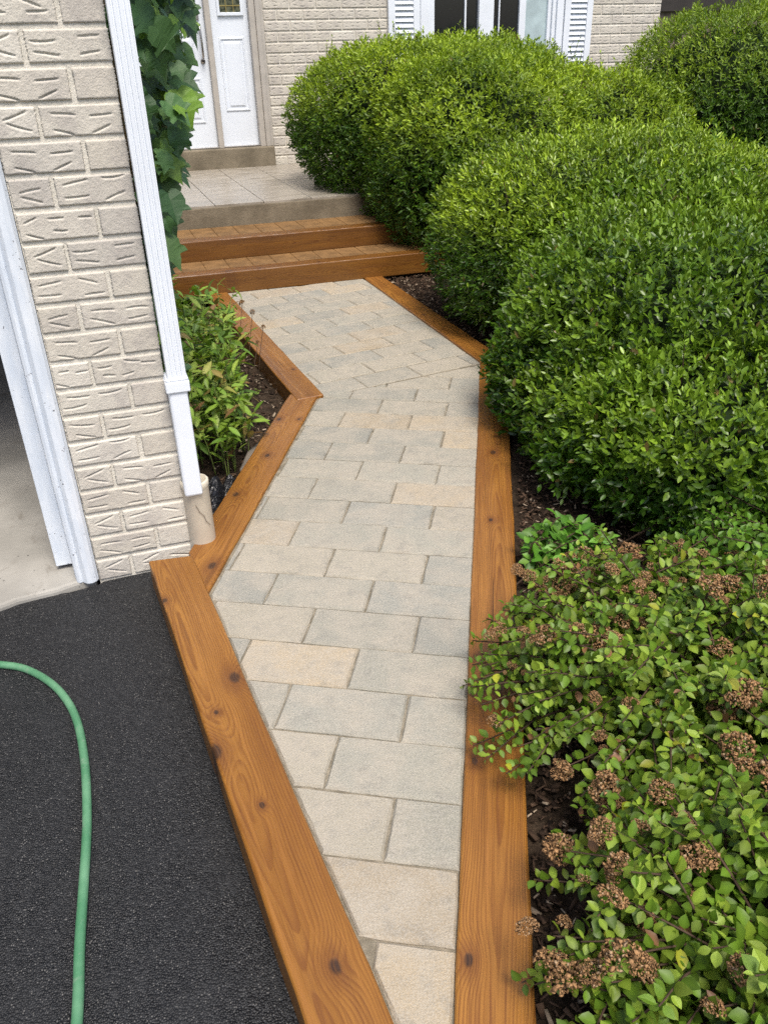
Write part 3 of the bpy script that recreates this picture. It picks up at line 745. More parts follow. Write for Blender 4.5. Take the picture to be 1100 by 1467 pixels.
H.part('sidelight', panelled(1.457, 1.843, .668, 2.655, VW + .05, [(1.525, 1.785, 1.00, 1.685)]), MT['white'], dr)
m = MB(); a, b, c, d = 1.535, 1.80, 1.872, 2.52
m.box(a, a + .028, VW + .030, VW + .052, c, d); m.box(b - .028, b, VW + .030, VW + .052, c, d); m.box(a + .028, b - .028, VW + .030, VW + .052, c, c + .03); m.box(a + .028, b - .028, VW + .030, VW + .052, d - .03, d)
H.part('glass_frame', m, MT['white'], dr, bev=.004)
m = MB(); m.box(a + .028, b - .028, VW + .040, VW + .048, c + .03, d - .03); H.part('pane', m, MT['leaded'], dr)
m = MB()
for zz in (1.955, 2.03, 2.2, 2.35): m.box(a + .028, b - .028, VW + .036, VW + .041, zz, zz + .008)
for uu in (1.625, 1.70): m.box(uu, uu + .006, VW + .0355, VW + .0405, c + .03, d - .03)
H.part('caming', m, MT['brass'], dr)
m = MB(); m.box(1.285, 1.345, VW + .030, VW + .046, 1.84, 1.97); H.part('lock_plate', m, MT['steel'], dr, bev=.006)
m = MB(); m.tube([(1.315, VW + .034, 1.92), (1.315, VW + .010, 1.92)], .022, 14); H.part('lock_cylinder', m, MT['steel'], dr, bev=.003)
m = MB(); m.tube([(1.335, VW + .04, 1.80), (1.335, VW - .01, 1.80), (1.336, VW - .03, 1.74), (1.338, VW - .032, 1.62), (1.338, VW - .02, 1.52), (1.338, VW + .045, 1.475)], [.013, .012, .011, .011, .012, .014], 10)
m.tube([(1.338, VW + .046, 1.475), (1.338, VW + .034, 1.475)], .024, 12); H.part('handle', m, MT['steel'], dr, smooth=True)

# window with shutters
m = MB()
def fr(u0, u1, z0, z1, v0, v1, wd): m.box(u0, u0 + wd, v0, v1, z0, z1); m.box(u1 - wd, u1, v0, v1, z0, z1); m.box(u0 + wd, u1 - wd, v0, v1, z0, z0 + wd); m.box(u0 + wd, u1 - wd, v0, v1, z1 - wd, z1)
fr(3.705, 5.44, .98, 2.62, VW - .035, VW + .1, .085); fr(3.792, 5.353, 1.067, 2.533, VW - .012, VW + .1, .045); fr(3.839, 5.306, 1.114, 2.486, VW + .012, VW + .1, .045)
win = H.part('window', m, MT['vinyl'], bev=.005)
m = MB(); m.box(4.405, 4.585, VW - .005, VW + .085, 1.158, 2.442); H.part('mullion', m, MT['vinyl'], win, bev=.006)
m = MB(); m.box(4.243, 4.262, VW + .020, VW + .040, 1.16, 2.44); H.part('glazing_bar', m, MT['vinyl'], win)
m = MB(); m.box(4.655, 4.668, VW + .020, VW + .040, 1.16, 2.44); H.part('glazing_bar', m, MT['vinyl'], win)
m = MB(); m.box(3.884, 4.405, VW + .042, VW + .048, 1.158, 2.442); H.part('pane', m, MT['glass'], win)
m = MB(); m.box(4.585, 4.905, VW + .042, VW + .048, 1.158, 2.442); H.part('pane', m, MT['glass'], win)
m = MB(); m.box(4.985, 5.262, VW + .042, VW + .048, 1.158, 2.442); H.part('pane', m, MT['curtain'], win)
m = MB(); m.box(4.905, 4.985, VW + .010, VW + .06, 1.158, 2.442); H.part('sash_stile', m, MT['vinyl'], win, bev=.005)
for (u0, u1) in ((3.338, 3.698), (5.452, 5.812)):
    m = MB(); z0, z1 = 1.0, 2.6; m.box(u0, u0 + .075, VW - .04, VW - .004, z0, z1); m.box(u1 - .075, u1, VW - .04, VW - .004, z0, z1); m.box(u0 + .075, u1 - .075, VW - .04, VW - .004, z0, z0 + .09); m.box(u0 + .075, u1 - .075, VW - .04, VW - .004, z1 - .09, z1)
    m.box(u0 + .07, u1 - .07, VW - .012, VW - .005, z0 + .05, z1 - .05)
    sh = H.part('shutter', m, MT['vinyl'], bev=.004); zz = z0 + .095
    sl = MB()
    while zz < z1 - .13:
        sl = MB(); sl.add([(u0 + .078, VW - .038, zz), (u1 - .078, VW - .038, zz), (u1 - .078, VW - .014, zz + .046), (u0 + .078, VW - .014, zz + .046), (u0 + .078, VW - .030, zz - .004), (u1 - .078, VW - .030, zz - .004), (u1 - .078, VW - .012, zz + .040), (u0 + .078, VW - .012, zz + .040)],
               [(0, 1, 2, 3), (7, 6, 5, 4), (0, 4, 5, 1), (3, 2, 6, 7), (0, 3, 7, 4), (1, 5, 6, 2)])
        H.part('slat', sl, MT['vinyl'], sh); zz += .0535

# drain pipe at the pillar foot
Dp = Thing('drain_pipe', 'short cream plastic drain pipe standing under the downspout', 'drain pipe', (.160, 2.60, -.12), True)
m = MB(); n = 28; k = 0; R0, R1 = .046, .041
prof = [(R0, -.12), (R0, .21), (R0 + .003, .215), (R0 + .003, .232), (R0, .236), (R1, .236), (R1, .05)]
for r_, zz in prof: m.v += [(.160 + r_ * math.cos(6.2832 * j / n), 2.602 + r_ * math.sin(6.2832 * j / n), zz) for j in range(n)]
for i in range(len(prof) - 1):
    for j in range(n): m.f.append((i * n + j, i * n + (j + 1) % n, (i + 1) * n + (j + 1) % n, (i + 1) * n + j))
Dp.part('pipe', m, MT['pipe'], smooth=True)
m = MB(); m.tube([(.150, 2.551, .16), (.160, 2.552, .13), (.172, 2.553, .115), (.178, 2.554, .09), (.190, 2.560, .07)], .0009, 5); Dp.part('dry_tendril', m, MT['twig'])

# neighbouring house, far right
Nb = Thing('neighbour_house', 'dark brown house with white panels in the top right corner behind the round hedge', 'house', (10.5, 21, -.1), True)
m = MB(); m.box(8.6, 22, 21.0, 29, -.1, 6.0); Nb.part('wall', m, MT['nb_wall'])
for a, b in ((13.45, 14.95), (15.35, 16.9)):
    m = MB(); m.box(a, b, 20.95, 21.0, 2.62, 4.2); pn = Nb.part('white_panel', m, MT['vinyl'], bev=.01)
m = MB(); m.box(8.55, 22, 20.90, 20.998, 2.25, 2.50); Nb.part('dark_band', m, MT['nb_dark'])  # dark band across the far wall

# ------------------------------------------------------------------ garden hose
pts = [(-1.95, 2.10), (-1.55, 2.02), (-1.30, 1.965), (-1.179, 1.954), (-1.087, 1.930), (-.973, 1.845), (-.878, 1.725), (-.799, 1.554), (-.738, 1.373), (-.692, 1.199), (-.651, 1.035), (-.610, .885), (-.55, .62), (-.52, .3), (-.55, -.2)]
def catmull(pts, k=8):
    out = []; p = [Vector((*q, 0)) if len(q) == 2 else Vector(q) for q in pts]
    for i in range(len(p) - 1):
        a, b, c, d = p[max(i - 1, 0)], p[i], p[i + 1], p[min(i + 2, len(p) - 1)]
        for j in range(k):
            t = j / k; out.append(.5 * ((2 * b) + (c - a) * t + (2 * a - 5 * b + 4 * c - d) * t * t + (3 * b - a - 3 * c + d) * t ** 3))
    return out + [p[-1]]
m = MB(); m.tube([(q.x, q.y, -.0885 + .0015 * math.sin(i * .35)) for i, q in enumerate(catmull(pts))], .0112, 14)
hose = link('garden_hose', m.mesh('garden_hose', MT['hose'], (-.8, 1.5, -.1), True)); hose.location = (-.8, 1.5, -.1)
tag(hose, 'green garden hose curving across the black driveway', 'hose')

# ------------------------------------------------------------------ hedges
def super_pts(c, R, n, p=2.5, g=rng):
    d = unit(g.normal(0, 1, (n, 3))); k = (np.abs(d) ** p).sum(1) ** (1 / p); q = d / k[:, None]
    N = unit(np.sign(q) * np.abs(q) ** (p - 1) / np.array(R)); return np.array(c) + q * np.array(R), N
def inside(P, c, R, s, p=2.5): return (np.abs((P - np.array(c)) / (np.array(R) * s)) ** p).sum(1) < 1
CAM = np.array([0, 0, 1.5])
def hedge(name, label, cat, lobes, dens, nleaf, shoot, ll, ww, dark, mid, tip, tipz, mat, zmin=.03, group=None, seed=0, layers=((1.0, 1.0), (.93, .8), (.85, .6)), extra=0, tipamt=1.0, bumpy=.058, a0=80, a1=26):
    g = np.random.default_rng(seed); c0 = np.mean([l[0] for l in lobes], 0)
    T = Thing(name, label, cat, (float(c0[0]), float(c0[1]), -.05), False, group)
    b = np.array(T.base); AP, AD, AN, AT, AH, AQ = [], [], [], [], [], []
    for c, R in lobes:
        A = 4 * math.pi * ((R[0] * R[1]) ** 1.6 / 3 + (R[0] * R[2]) ** 1.6 / 3 + (R[1] * R[2]) ** 1.6 / 3) ** (1 / 1.6)
        for s_, dm in layers:
            n = int(A * dens * dm * s_ * s_); Pq, Nq = super_pts(c, np.array(R) * s_, n, g=g)
            Pq = Pq + Nq * (wob(Pq + seed, 6.0) * bumpy * 1.4 + wob(Pq + seed, 15.0) * bumpy * 1.5 + wob(Pq + seed + 3, 34.0) * bumpy * .9 + g.normal(0, .014, n))[:, None]
            keep = Pq[:, 2] > zmin + .04 * wob(Pq, 9)
            for c2, R2 in lobes:
                if c2 is not c: keep &= ~inside(Pq, c2, R2, .90 * s_)
            vis = (Nq * unit(CAM - Pq)).sum(1); keep &= (vis > -.35) | (g.random(n) < .25)
            Pq, Nq = Pq[keep], Nq[keep]
            p_, d_, n_, t_ = sprigs(Pq, Nq, nleaf, shoot, a0=a0, a1=a1, g=g)
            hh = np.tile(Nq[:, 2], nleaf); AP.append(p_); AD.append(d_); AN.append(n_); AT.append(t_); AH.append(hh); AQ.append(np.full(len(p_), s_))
    name_extra = seed == 3
    if extra:                                   # long unclipped shoots on top
        (c, R), (c3, R3) = lobes[0], lobes[2 % len(lobes)]; Pq, Nq = super_pts(c, R, extra * 6, g=g); P3, N3 = super_pts(c3, R3, extra * 6, g=g); Pq = np.stack([Pq, P3], 1).reshape(-1, 3); Nq = np.stack([Nq, N3], 1).reshape(-1, 3); k = Nq[:, 2] > .75; Pq, Nq = Pq[k][:extra], Nq[k][:extra]
        S = unit(np.array([0, 0, 1.]) + g.normal(0, .22, Pq.shape)); ln = g.uniform(.03, .24 if name_extra else .11, len(Pq)); tm = MB()
        for i in range(len(Pq)): tm.tube([Pq[i] - S[i] * .1, Pq[i] + S[i] * ln[i]], [.003, .0015], 5)
        T.part('shoot', tm, MT['twig'], kind='stuff')
        for t in np.linspace(.1, 1, 9):
            az = g.uniform(0, 6.28, len(Pq)); R_ = np.c_[np.cos(az), np.sin(az), np.zeros(len(Pq))]
            AP.append(Pq + S * (ln * t)[:, None]); AD.append(R_ * .8 + S * .7); AN.append(S - R_ * .5); AT.append(np.full(len(Pq), .9)); AH.append(np.ones(len(Pq))); AQ.append(np.ones(len(Pq)))
    Pl, Dl, Nl, Tl, Hl, Ql = map(np.concatenate, (AP, AD, AN, AT, AH, AQ)); n = len(Pl)
    # new growth: yellower towards tips on top; lit top, shaded sides painted too
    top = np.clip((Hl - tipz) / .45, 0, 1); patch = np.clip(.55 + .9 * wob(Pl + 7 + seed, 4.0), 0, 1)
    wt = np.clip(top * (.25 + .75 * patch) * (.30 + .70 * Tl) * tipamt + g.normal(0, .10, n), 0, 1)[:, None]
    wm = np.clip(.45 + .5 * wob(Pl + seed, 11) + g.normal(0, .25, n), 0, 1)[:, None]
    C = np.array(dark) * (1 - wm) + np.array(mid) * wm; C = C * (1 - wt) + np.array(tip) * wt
    C *= g.uniform(.72, 1.28, (n, 1)); br = g.random(n) < .005; C[br] = np.array([.16, .12, .035]) * g.uniform(.5, 1.2, (br.sum(), 1))
    ln = ll * g.uniform(.65, 1.2, n) * np.where(Tl > .9, .75, 1); wd = ww / ll * ln * g.uniform(.85, 1.15, n)
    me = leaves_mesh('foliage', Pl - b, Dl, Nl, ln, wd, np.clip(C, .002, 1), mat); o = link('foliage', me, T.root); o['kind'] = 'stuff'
    # dark inner mass painting the shade between leaves, and stems
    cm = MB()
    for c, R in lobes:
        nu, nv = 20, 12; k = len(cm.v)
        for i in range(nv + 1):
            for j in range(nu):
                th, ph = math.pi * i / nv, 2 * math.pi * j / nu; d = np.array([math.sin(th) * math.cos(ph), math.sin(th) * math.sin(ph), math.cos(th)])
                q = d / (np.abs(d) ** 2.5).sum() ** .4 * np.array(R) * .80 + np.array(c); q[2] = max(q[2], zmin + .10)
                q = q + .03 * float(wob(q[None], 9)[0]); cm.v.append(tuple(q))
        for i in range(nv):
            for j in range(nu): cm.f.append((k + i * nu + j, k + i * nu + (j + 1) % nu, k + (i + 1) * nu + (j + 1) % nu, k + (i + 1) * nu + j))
    T.part('shade_core', cm, MT['core'], smooth=True)
    sm = MB(); r = random.Random(seed)
    for c, R in lobes:
        for i in range(9):
            a = r.uniform(0, 6.283); x0, y0 = c[0] + .25 * R[0] * math.cos(a), c[1] + .25 * R[1] * math.sin(a); x1, y1 = c[0] + .75 * R[0] * math.cos(a), c[1] + .75 * R[1] * math.sin(a)
            sm.tube([(x0, y0, -.06), ((x0 + x1) / 2 + r.uniform(-.05, .05), (y0 + y1) / 2, .12), (x1, y1, max(.28, c[2]))], [.016, .012, .006], 6)
    T.part('stem', sm, MT['twig'], smooth=True, kind='stuff')
    return n
HED = 'clipped hedges right of the path'
tot = 0
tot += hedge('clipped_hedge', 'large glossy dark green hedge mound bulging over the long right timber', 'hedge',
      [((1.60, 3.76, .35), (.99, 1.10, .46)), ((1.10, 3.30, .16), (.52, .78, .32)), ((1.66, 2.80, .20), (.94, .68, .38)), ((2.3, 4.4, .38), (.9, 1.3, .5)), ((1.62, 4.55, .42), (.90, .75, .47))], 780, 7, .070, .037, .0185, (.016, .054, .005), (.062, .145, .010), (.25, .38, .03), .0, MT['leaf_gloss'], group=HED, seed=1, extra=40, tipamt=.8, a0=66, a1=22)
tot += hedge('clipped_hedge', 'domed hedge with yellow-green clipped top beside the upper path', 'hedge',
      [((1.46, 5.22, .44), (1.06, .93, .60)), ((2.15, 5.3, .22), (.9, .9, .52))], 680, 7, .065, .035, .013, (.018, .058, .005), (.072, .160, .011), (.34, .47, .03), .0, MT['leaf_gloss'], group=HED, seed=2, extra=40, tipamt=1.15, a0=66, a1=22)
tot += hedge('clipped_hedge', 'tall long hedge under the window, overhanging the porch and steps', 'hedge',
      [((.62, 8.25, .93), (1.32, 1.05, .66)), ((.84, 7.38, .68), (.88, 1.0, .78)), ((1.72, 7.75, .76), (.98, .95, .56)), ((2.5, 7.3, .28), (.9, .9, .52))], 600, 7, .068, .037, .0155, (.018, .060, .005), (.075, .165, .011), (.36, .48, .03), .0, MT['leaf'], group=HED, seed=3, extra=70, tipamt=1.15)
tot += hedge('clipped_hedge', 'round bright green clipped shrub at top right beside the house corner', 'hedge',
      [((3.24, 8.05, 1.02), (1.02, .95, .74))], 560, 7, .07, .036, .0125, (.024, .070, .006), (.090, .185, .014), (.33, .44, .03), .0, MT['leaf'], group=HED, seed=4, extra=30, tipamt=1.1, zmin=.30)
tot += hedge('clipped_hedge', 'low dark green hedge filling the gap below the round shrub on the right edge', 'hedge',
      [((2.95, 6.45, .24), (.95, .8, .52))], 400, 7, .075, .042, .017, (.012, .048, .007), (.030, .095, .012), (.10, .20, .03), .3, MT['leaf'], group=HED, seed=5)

# ------------------------------------------------------------------ spirea with dried flower heads
def leaf_obj_mesh(name, outline, fold, droop, mat, rows=1):
    """leaf lying along +x, outline half widths at stations, folded at the midrib, drooping; with a little thickness by curvature"""
    m = MB(); n = len(outline)
    for x, y in outline:
        zz = -droop * x * x; m.v += [(x, 0, zz), (x, y, zz + fold * y), (x, -y, zz + fold * y)]
    for i in range(n - 1):
        a, b = i * 3, (i + 1) * 3; m.f += [(a, b, b + 1, a + 1), (a + 2, b + 2, b, a)]
    me = m.mesh(name, mat, fix=False); return me
OV = [(0, .004), (.12, .16), (.3, .29), (.5, .32), (.7, .25), (.87, .12), (1, .003)]
sp_leaf = [leaf_obj_mesh('leaf', OV, f, d, MT['oleaf']) for f, d in ((.35, .18), (.2, .3), (.5, .1), (.3, .05))]
OVT = np.array([[0, 0, 0], [.18, -.34, .10], [.5, -.5, .14], [.8, -.28, .02], [1, 0, -.16], [.8, .28, .02], [.5, .5, .14], [.18, .34, .10], [.5, 0, .02]])
OVF = np.array([[0, 1, 2, 8], [8, 2, 3, 4], [8, 4, 5, 6], [0, 8, 6, 7]])
def head_mesh(seed, n, spread):
    r = np.random.default_rng(seed); V, F, C = [], [], []
    ico = np.array([[0, 0, 1], [.9, 0, .2], [-.3, .85, .2], [-.3, -.85, .2], [0, 0, -1], [.4, .5, -.4]]); fi = np.array([[0, 1, 5], [0, 5, 2], [0, 2, 3], [0, 3, 1], [4, 5, 1], [4, 2, 5], [4, 3, 2], [4, 1, 3]])
    for i in range(n):
        rr = math.sqrt(r.random()); a = r.uniform(0, 6.28); x, y = rr * math.cos(a), rr * math.sin(a); z = .55 * (1 - rr * rr) + r.normal(0, .08) + .14 * math.sin(5 * x + seed) * math.cos(5 * y)
        p = np.array([x, y, z]) * spread; s_ = spread * r.uniform(.07, .15); Q = np.linalg.qr(r.normal(0, 1, (3, 3)))[0]
        k = len(V) * 6; V.append((ico * r.uniform(.35, 1.5, 3)) @ Q * s_ + p); F.append(fi + i * 6)
        c = np.array([.225, .130, .062]) * r.uniform(.3, 1.8) if r.random() > .1 else np.array([.36, .25, .15]); C.append(np.tile(c, (6, 1)))
    return np_mesh('flower_head', np.concatenate(V), np.concatenate(F), MT['head'], np.concatenate(C))
heads = [head_mesh(300 + i, 270, .042) for i in range(5)]
def shrub(name, label, stems_spec, seed, leaf_len, headp, cols, n_obj, group, leaf_gap=.020, zlo=.012):
    r = random.Random(seed); g = np.random.default_rng(seed)
    c0 = (sum(s[0][0] for s in stems_spec) / len(stems_spec), sum(s[0][1] for s in stems_spec) / len(stems_spec), -.05)
    T = Thing(name, label, 'shrub', c0, False, group); tw = MB(); LP, LD, LN, LC, LL = [], [], [], [], []
    for (bs, tp) in stems_spec:
        b, t_ = Vector(bs), Vector(tp); mid = b.lerp(t_, .5) + Vector((r.gauss(0, .02), r.gauss(0, .02), .06 + r.uniform(0, .04)))
        pl = catmull([tuple(b), tuple(mid), tuple(t_)], 6); L = (t_ - b).length
        twig = [tuple(q) for q in pl]; tw.tube(twig, [.0042 - .0028 * i / (len(pl) - 1) for i in range(len(pl))], 5)
        nl = int(L * .95 / leaf_gap); az = r.uniform(0, 6.28); ctone = r.random()
        for k in range(nl):
            f = .22 + .78 * k / max(1, nl - 1); q = f * (len(pl) - 1); i0 = min(int(q), len(pl) - 2); p_ = pl[i0].lerp(pl[i0 + 1], q - i0); d = (pl[i0 + 1] - pl[i0]).normalized()
            if p_.z < zlo: continue
            az += 2.4 + r.gauss(0, .3); e1 = d.cross(Vector((0, 0, 1))); e1 = e1.normalized() if e1.length > .05 else Vector((1, 0, 0)); e2 = d.cross(e1)
            R = e1 * math.cos(az) + e2 * math.sin(az); D = (R * .9 + d * .35 + Vector((0, 0, r.gauss(-.1, .3)))).normalized(); N = (Vector((0, 0, 1)) * 1.0 + d * .25 + Vector((r.gauss(0, .42), r.gauss(0, .42) - .15, 0))).normalized()
            LP.append(p_ + R * .004); LD.append(D); LN.append(N); LL.append(leaf_len * r.uniform(.65, 1.25) * (1 - .25 * (f > .93)))
            u_ = r.random(); c = cols[0] if u_ < .66 - .25 * ctone else cols[1] if u_ < .970 else cols[2] if u_ < .982 else cols[3]
            kk = r.uniform(.6, 1.3); LC.append([x * kk for x in c])
        if r.random() < headp and t_.z > .13:
            top = pl[-1]; s_ = r.uniform(.30, .88)
            for hq in range(r.choice([1, 1, 2, 3])):
                o = link('flower_head', r.choice(heads), T.root, T.loc((top.x + (r.gauss(0, .03) if hq else 0), top.y + (r.gauss(0, .03) if hq else 0), top.z - (.008 if hq else 0))), (r.gauss(0, .35), r.gauss(0, .35), r.uniform(0, 6.28)), (s_, s_, s_ * r.uniform(.8, 1.1)))
                s_ *= r.uniform(.55, .85)
    T.part('stem', tw, MT['twig'], smooth=True)
    LP, LD, LN, LC, LL = map(np.array, (LP, LD, LN, LC, LL)); wd = LL * g.uniform(.58, .78, len(LL))
    vis = ((LP - CAM) @ np.array(fw)); key = np.linalg.norm(LP - CAM, axis=1) - LP[:, 2] * 1.5
    px = 550 + FPX * ((LP - CAM) @ np.array(rt)) / vis; py = 733 + FPX * ((LP - CAM) @ np.array(dn)) / vis; key[(px < 0) | (px > 1120) | (py < 0) | (py > 1480)] += 50
    idx = np.argsort(key); big, rest = idx[:n_obj], idx[n_obj:]
    for i in big:
        D = Vector(LD[i]); N = Vector(LN[i]); S = N.cross(D).normalized(); N = D.cross(S); Mx = Matrix((D, S, N)).transposed().to_4x4()
        o = link('leaf', r.choice(sp_leaf), T.root, T.loc(LP[i]), Mx.to_euler(), (LL[i], wd[i] * 1.5, LL[i])); o.color = (*LC[i], 1)
    if len(rest):
        o = link('foliage', leaves_mesh('foliage', LP[rest] - np.array(T.base), LD[rest], LN[rest], LL[rest], wd[rest], LC[rest], MT['leaf'], OVT, OVF), T.root); o['kind'] = 'stuff'
    return len(LP)
def dome_stems(n, base, c, R, seed, bspread=.16, zmin=.12):
    r = random.Random(seed); out = []
    while len(out) < n:
        a, q = r.uniform(0, 6.283), math.sqrt(r.random()); x, y = q * math.cos(a), q * math.sin(a)
        z = c[2] + R[2] * math.sqrt(max(0, 1 - q * q)) * r.uniform(.55, 1.05) + r.gauss(0, .02)
        if z < zmin: continue
        out.append(((base[0] + r.gauss(0, bspread), base[1] + r.gauss(0, bspread), -.05), (c[0] + x * R[0], c[1] + y * R[1], z)))
    return out
SPC = [(.105, .190, .016), (.200, .290, .032), (.32, .34, .03), (.24, .12, .055)]
tot += shrub('spirea_shrub', 'leafy shrub with brown dried flower heads spilling over the long right timber', dome_stems(400, (.76, 1.64), (.73, 1.56, .03), (.55, .57, .35), 21, .10, .03), 21, .027, .30, SPC, 150, 'shrubs with dried flower heads', .0105)
tot += shrub('spirea_shrub', 'leafy shrub with brown dried flower heads in the bottom right corner', dome_stems(330, (.68, .88), (.70, .84, .03), (.48, .46, .35), 22, .09, .03), 22, .029, .40, SPC, 150, 'shrubs with dried flower heads', .0105)
tot += shrub('low_shrub', 'small-leaved bright green low shrub at the right edge behind the dried flowers', dome_stems(420, (1.30, 2.0), (1.34, 1.90, .04), (.58, .58, .34), 23, .25, .05), 23, .027, .0, [(.080, .180, .014), (.13, .25, .022), (.17, .28, .03), (.09, .16, .03)], 0, None, .0115)
tot += shrub('seedling_shrub', 'small bright green sprouts in the mulch between timber and dark hedge', dome_stems(60, (.60, 2.25), (.60, 2.25, .0), (.16, .22, .12), 24, .1, .03), 24, .040, .0, [(.08, .21, .02), (.12, .27, .03), (.15, .28, .04), (.09, .16, .03)], 60, None, .02, .0)

# ------------------------------------------------------------------ perennial in the left bed
def perennial():
    r = random.Random(41)
    T = Thing('perennial_plant', 'leggy green perennial with narrow leaves in the bed beside the downspout', 'plant', (-.80, 3.55, -.1)); st = MB(); dead = MB()
    LAN = [(0, .003), (.1, .06), (.28, .125), (.5, .14), (.72, .10), (.9, .045), (1, .002)]
    ms = [leaf_obj_mesh('leaf', LAN, f, d, MT['oleaf']) for f, d in ((.5, .35), (.3, .6), (.4, .15), (.6, .8))]
    nl = 0; rest = []
    for s_ in range(200):
        by = r.uniform(3.15, 4.95); bx = -.55 - (by - 3.15) * .22 - r.uniform(.0, .34)
        lean = Vector((r.gauss(.0, .08), r.gauss(-.03, .12), 0)); h = r.uniform(.22, .52)
        lim = -.53 if by < 3.9 else -.53 - (by - 3.9) * .37
        if bx + lean.x > lim: lean.x = lim - bx - r.uniform(0, .05)
        top = Vector((bx, by, -.1)) + lean + Vector((0, 0, h)); b = Vector((bx, by, -.1)); mid = b.lerp(top, .5) + Vector((-lean.x * .25, -lean.y * .25, .03))
        pl = catmull([tuple(b), tuple(mid), tuple(top)], 6); st.tube([tuple(q) for q in pl], [.0032 - .0018 * i / 12 for i in range(13)], 5)
        az = r.uniform(0, 6.28)
        for k in range(r.randint(11, 15)):
            f = .30 + .70 * k / 12; f = min(f, 1); q = f * 12; i0 = min(int(q), 11); p_ = pl[i0].lerp(pl[i0 + 1], q - i0); az += 1.57 + r.gauss(0, .35)
            R = Vector((math.cos(az), math.sin(az), 0)); D = (R + Vector((0, 0, r.uniform(-1.0, .3) if r.random() < .45 else r.uniform(.1, 1.2)))).normalized(); N = (Vector((0, 0, 1)) + Vector((r.gauss(0, .3), r.gauss(0, .3), 0))).normalized()
            S = N.cross(D).normalized(); N = D.cross(S); L = r.uniform(.045, .095); Mx = Matrix((D, S, N)).transposed().to_4x4()
            c = r.choice([(.15, .26, .03), (.21, .33, .045), (.28, .38, .07), (.10, .19, .025)]); kk = r.uniform(.75, 1.25)
            if r.random() < .12: c = r.choice([(.24, .14, .06), (.32, .33, .07), (.30, .24, .08)])
            if nl % 8 == 0 and nl < 2400:
                o = link('leaf', r.choice(ms), T.root, T.loc(p_), Mx.to_euler(), (L, L * r.uniform(1.1, 1.9), L)); o.color = (*[x * kk for x in c], 1)
            else: rest.append((p_, D, N, L, [x * kk for x in c]))
            nl += 1
    A = [np.array([x[i] for x in rest]) for i in range(5)]
    o = link('foliage', leaves_mesh('foliage', A[0] - np.array(T.base), A[1], A[2], A[3], A[3] * .36, A[4], MT['leaf'], OVT, OVF), T.root); o['kind'] = 'stuff'
    T.part('stem', st, MT['stem_green'], smooth=True)
    for (x, y, z, s_) in ((-.72, 4.35, .36, .40), (-.66, 4.28, .33, .34), (-.60, 4.20, .27, .30), (-.62, 4.10, .22, .3), (-.80, 3.30, .18, .55), (-.72, 3.72, .25, .5), (-.95, 3.2, .05, .3), (-.66, 3.8, .22, .4)):
        dead.tube([(x - .05, y - .12, -.05), (x - .02, y - .05, z * .6), (x, y, z)], [.0025, .002, .0014], 5)
        link('flower_head', r.choice(heads), T.root, T.loc((x, y, z)), (r.gauss(0, .6), r.gauss(0, .6), r.uniform(0, 6)), (s_, s_, s_ * 1.5))
    T.part('dry_stem', dead, MT['twig'], smooth=True)
perennial()
# crumpled black plastic sheet and a flat stone at the plant's foot
def sheet():
    n = 26; V = []; F = []
    for i in range(n + 1):
        for j in range(n + 1):
            a, b = i / n - .5, j / n - .5; x = -.70 + a * .20 + b * .03; y = 2.86 + b * .40 + a * .06
            V.append((x, y, -.085 + .045 * abs(math.sin(9 * a + 5 * b)) * (1 - 3 * a * a) + .022 * abs(math.sin(21 * b - 13 * a)) + .008 * random.random()))
    for i in range(n):
        for j in range(n): F.append((i * (n + 1) + j, (i + 1) * (n + 1) + j, (i + 1) * (n + 1) + j + 1, i * (n + 1) + j + 1))
    m = MB(); m.add(V, F); o = link('plastic_sheet', m.mesh('plastic_sheet', MT['plastic'], (-.7, 2.86, -.1), False), None, (-.7, 2.86, -.1))
    s_ = o.modifiers.new('thick', 'SOLIDIFY'); s_.thickness = .002; tag(o, 'crumpled black plastic sheet in the bed behind the drain pipe', 'plastic sheet')
sheet()
m = MB(); m.profile([(-.56, 3.12), (-.53, 3.25), (-.52, 3.42), (-.57, 3.47), (-.61, 3.36), (-.62, 3.18)], -.12, -.05)
o = link('flat_stone', m.mesh('flat_stone', MT['rock'], (-.57, 3.3, -.12)), None, (-.57, 3.3, -.12)); bevel(o, .01); tag(o, 'flat brown-grey stone against the left timber below the perennial', 'stone')

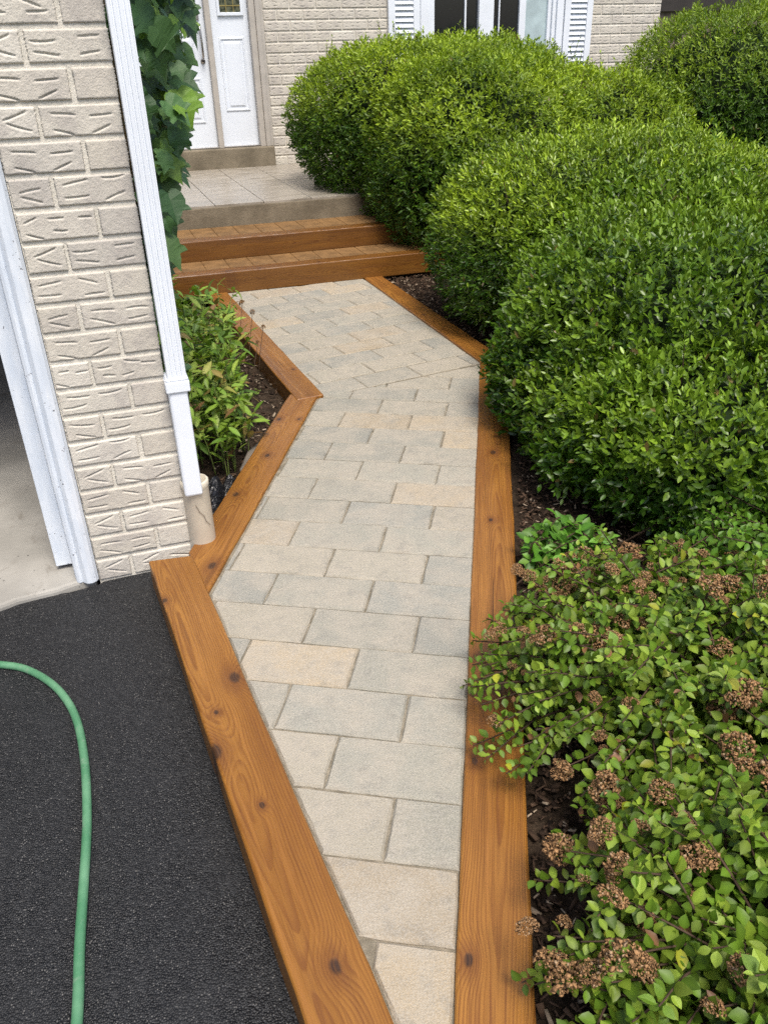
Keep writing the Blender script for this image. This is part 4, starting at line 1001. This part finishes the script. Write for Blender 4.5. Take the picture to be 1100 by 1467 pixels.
# ------------------------------------------------------------------ ivy on the garage side wall
def ivy():
    r = random.Random(77)
    T = Thing('ivy_vine', 'dark green ivy with large lobed leaves hanging behind the downspout', 'vine', (.2, 3.6, -.1), True)
    # three pointed lobes, heart-shaped base; along +x, tip down
    out = [(0, .02), (-.10, .16), (-.06, .30), (.10, .44), (.30, .50), (.42, .47), (.50, .56), (.66, .60), (.60, .42), (.64, .28), (.78, .17), (.90, .09), (1.05, 0)]
    def lm(fold, droop, seed):
        rr = random.Random(seed); m = MB(); up = [(x + rr.gauss(0, .015), y + rr.gauss(0, .015)) for x, y in out[:-1]] + [out[-1]]
        dnn = [(x + rr.gauss(0, .02), -y * rr.uniform(.88, 1.05)) for x, y in out[:-1]]
        zf = lambda x, y: fold * abs(y) - droop * x * x - .25 * y * y + .03 * math.sin(9 * x + seed) * abs(y) * 2
        mid = [(x, 0) for x in (.0, .12, .25, .38, .5, .62, .74, .86)]
        ring = up + dnn[::-1]; k = len(ring)
        m.v = [(x, y, zf(x, y)) for x, y in ring]; c = len(m.v); m.v += [(x, 0, zf(x, 0) - .012) for x, _ in mid]
        # fan each side to the midrib
        def near(x): return c + min(range(len(mid)), key=lambda i: abs(mid[i][0] - max(0, x - .05)))
        for i in range(len(ring)):
            j = (i + 1) % k; a, b = near(ring[i][0]), near(ring[j][0])
            if a == b: m.f.append((i, j, a))
            else:
                m.f.append((i, j, b)); m.f.append((i, b, a)) if abs(a - b) == 1 else m.f.append((i, b, a))
        me = m.mesh('leaf', MT['oleaf'], fix=True); return me
    ms = [lm(f, d, i) for i, (f, d) in enumerate(((.12, .25), (.25, .15), (.05, .4), (.2, .3), (.3, .45), (.15, .1)))]
    stem = MB()
    for i in range(5):
        v0 = 3.3 + i * .25; stem.tube([hv for hv in [(.135, v0, -.1), (.14 + .02 * i, v0 + .03, .5), (.15, v0 - .03, 1.1), (.17, v0 + .02, 1.8), (.15, v0, 2.6)]], .007, 6)
    T.part('stem', stem, MT['vinestem'], smooth=True)
    n = 0
    rest = MB()
    while n < 640:
        z = r.uniform(.30, 2.05); v = r.uniform(3.0, 4.3)
        # outline read off the photograph: how far the leaves stand off the wall
        kz = float(np.interp(z, [.4, .6, .9, 1.16, 1.33, 1.7, 2.1], [.042, .058, .088, .106, .126, .142, .142])); ext = max(.03, v * kz - .195)
        u = .135 + ext * r.random() ** .6
        if z < .5 and r.random() < .5: continue
        # leaf hangs tip down, its face turned out from the wall and towards the light
        N = Vector((r.gauss(.45, .35), r.gauss(-.75, .35), r.gauss(.55, .25))).normalized(); D = Vector((r.gauss(.32, .3), r.gauss(-.1, .25), -1)); D = (D - N * D.dot(N)).normalized(); S = N.cross(D).normalized()
        Mx = Matrix((D, S, N)).transposed().to_4x4(); L = r.choice([r.uniform(.04, .07), r.uniform(.07, .125)])
        n += 1
        kk = r.uniform(.7, 1.25)
        if u - .135 < ext * .50 or n > 480 and 0:
            me = r.choice(ms); Q = Matrix.Translation((u, v, z)) @ Mx @ Matrix.Scale(L, 4)
            rest.add([Q @ x.co for x in me.vertices], [tuple(f.vertices) for f in me.polygons]); continue
        o = link('leaf', r.choice(ms), T.root, T.loc((u, v, z)), Mx.to_euler(), (L, L, L))
        c = r.choice([(.042, .10, .034), (.060, .130, .042), (.080, .155, .046)]) if r.random() > .2 else (.14, .26, .03)
        o.color = (*[x * kk for x in c], 1)
    o = T.part('foliage', rest, MT['oleaf'], kind='stuff'); o.color = (.040, .095, .032, 1)  # inner leaves darker, shade between leaves put into the colour
ivy()
print('leaves', tot, 'bricks far', cnt)
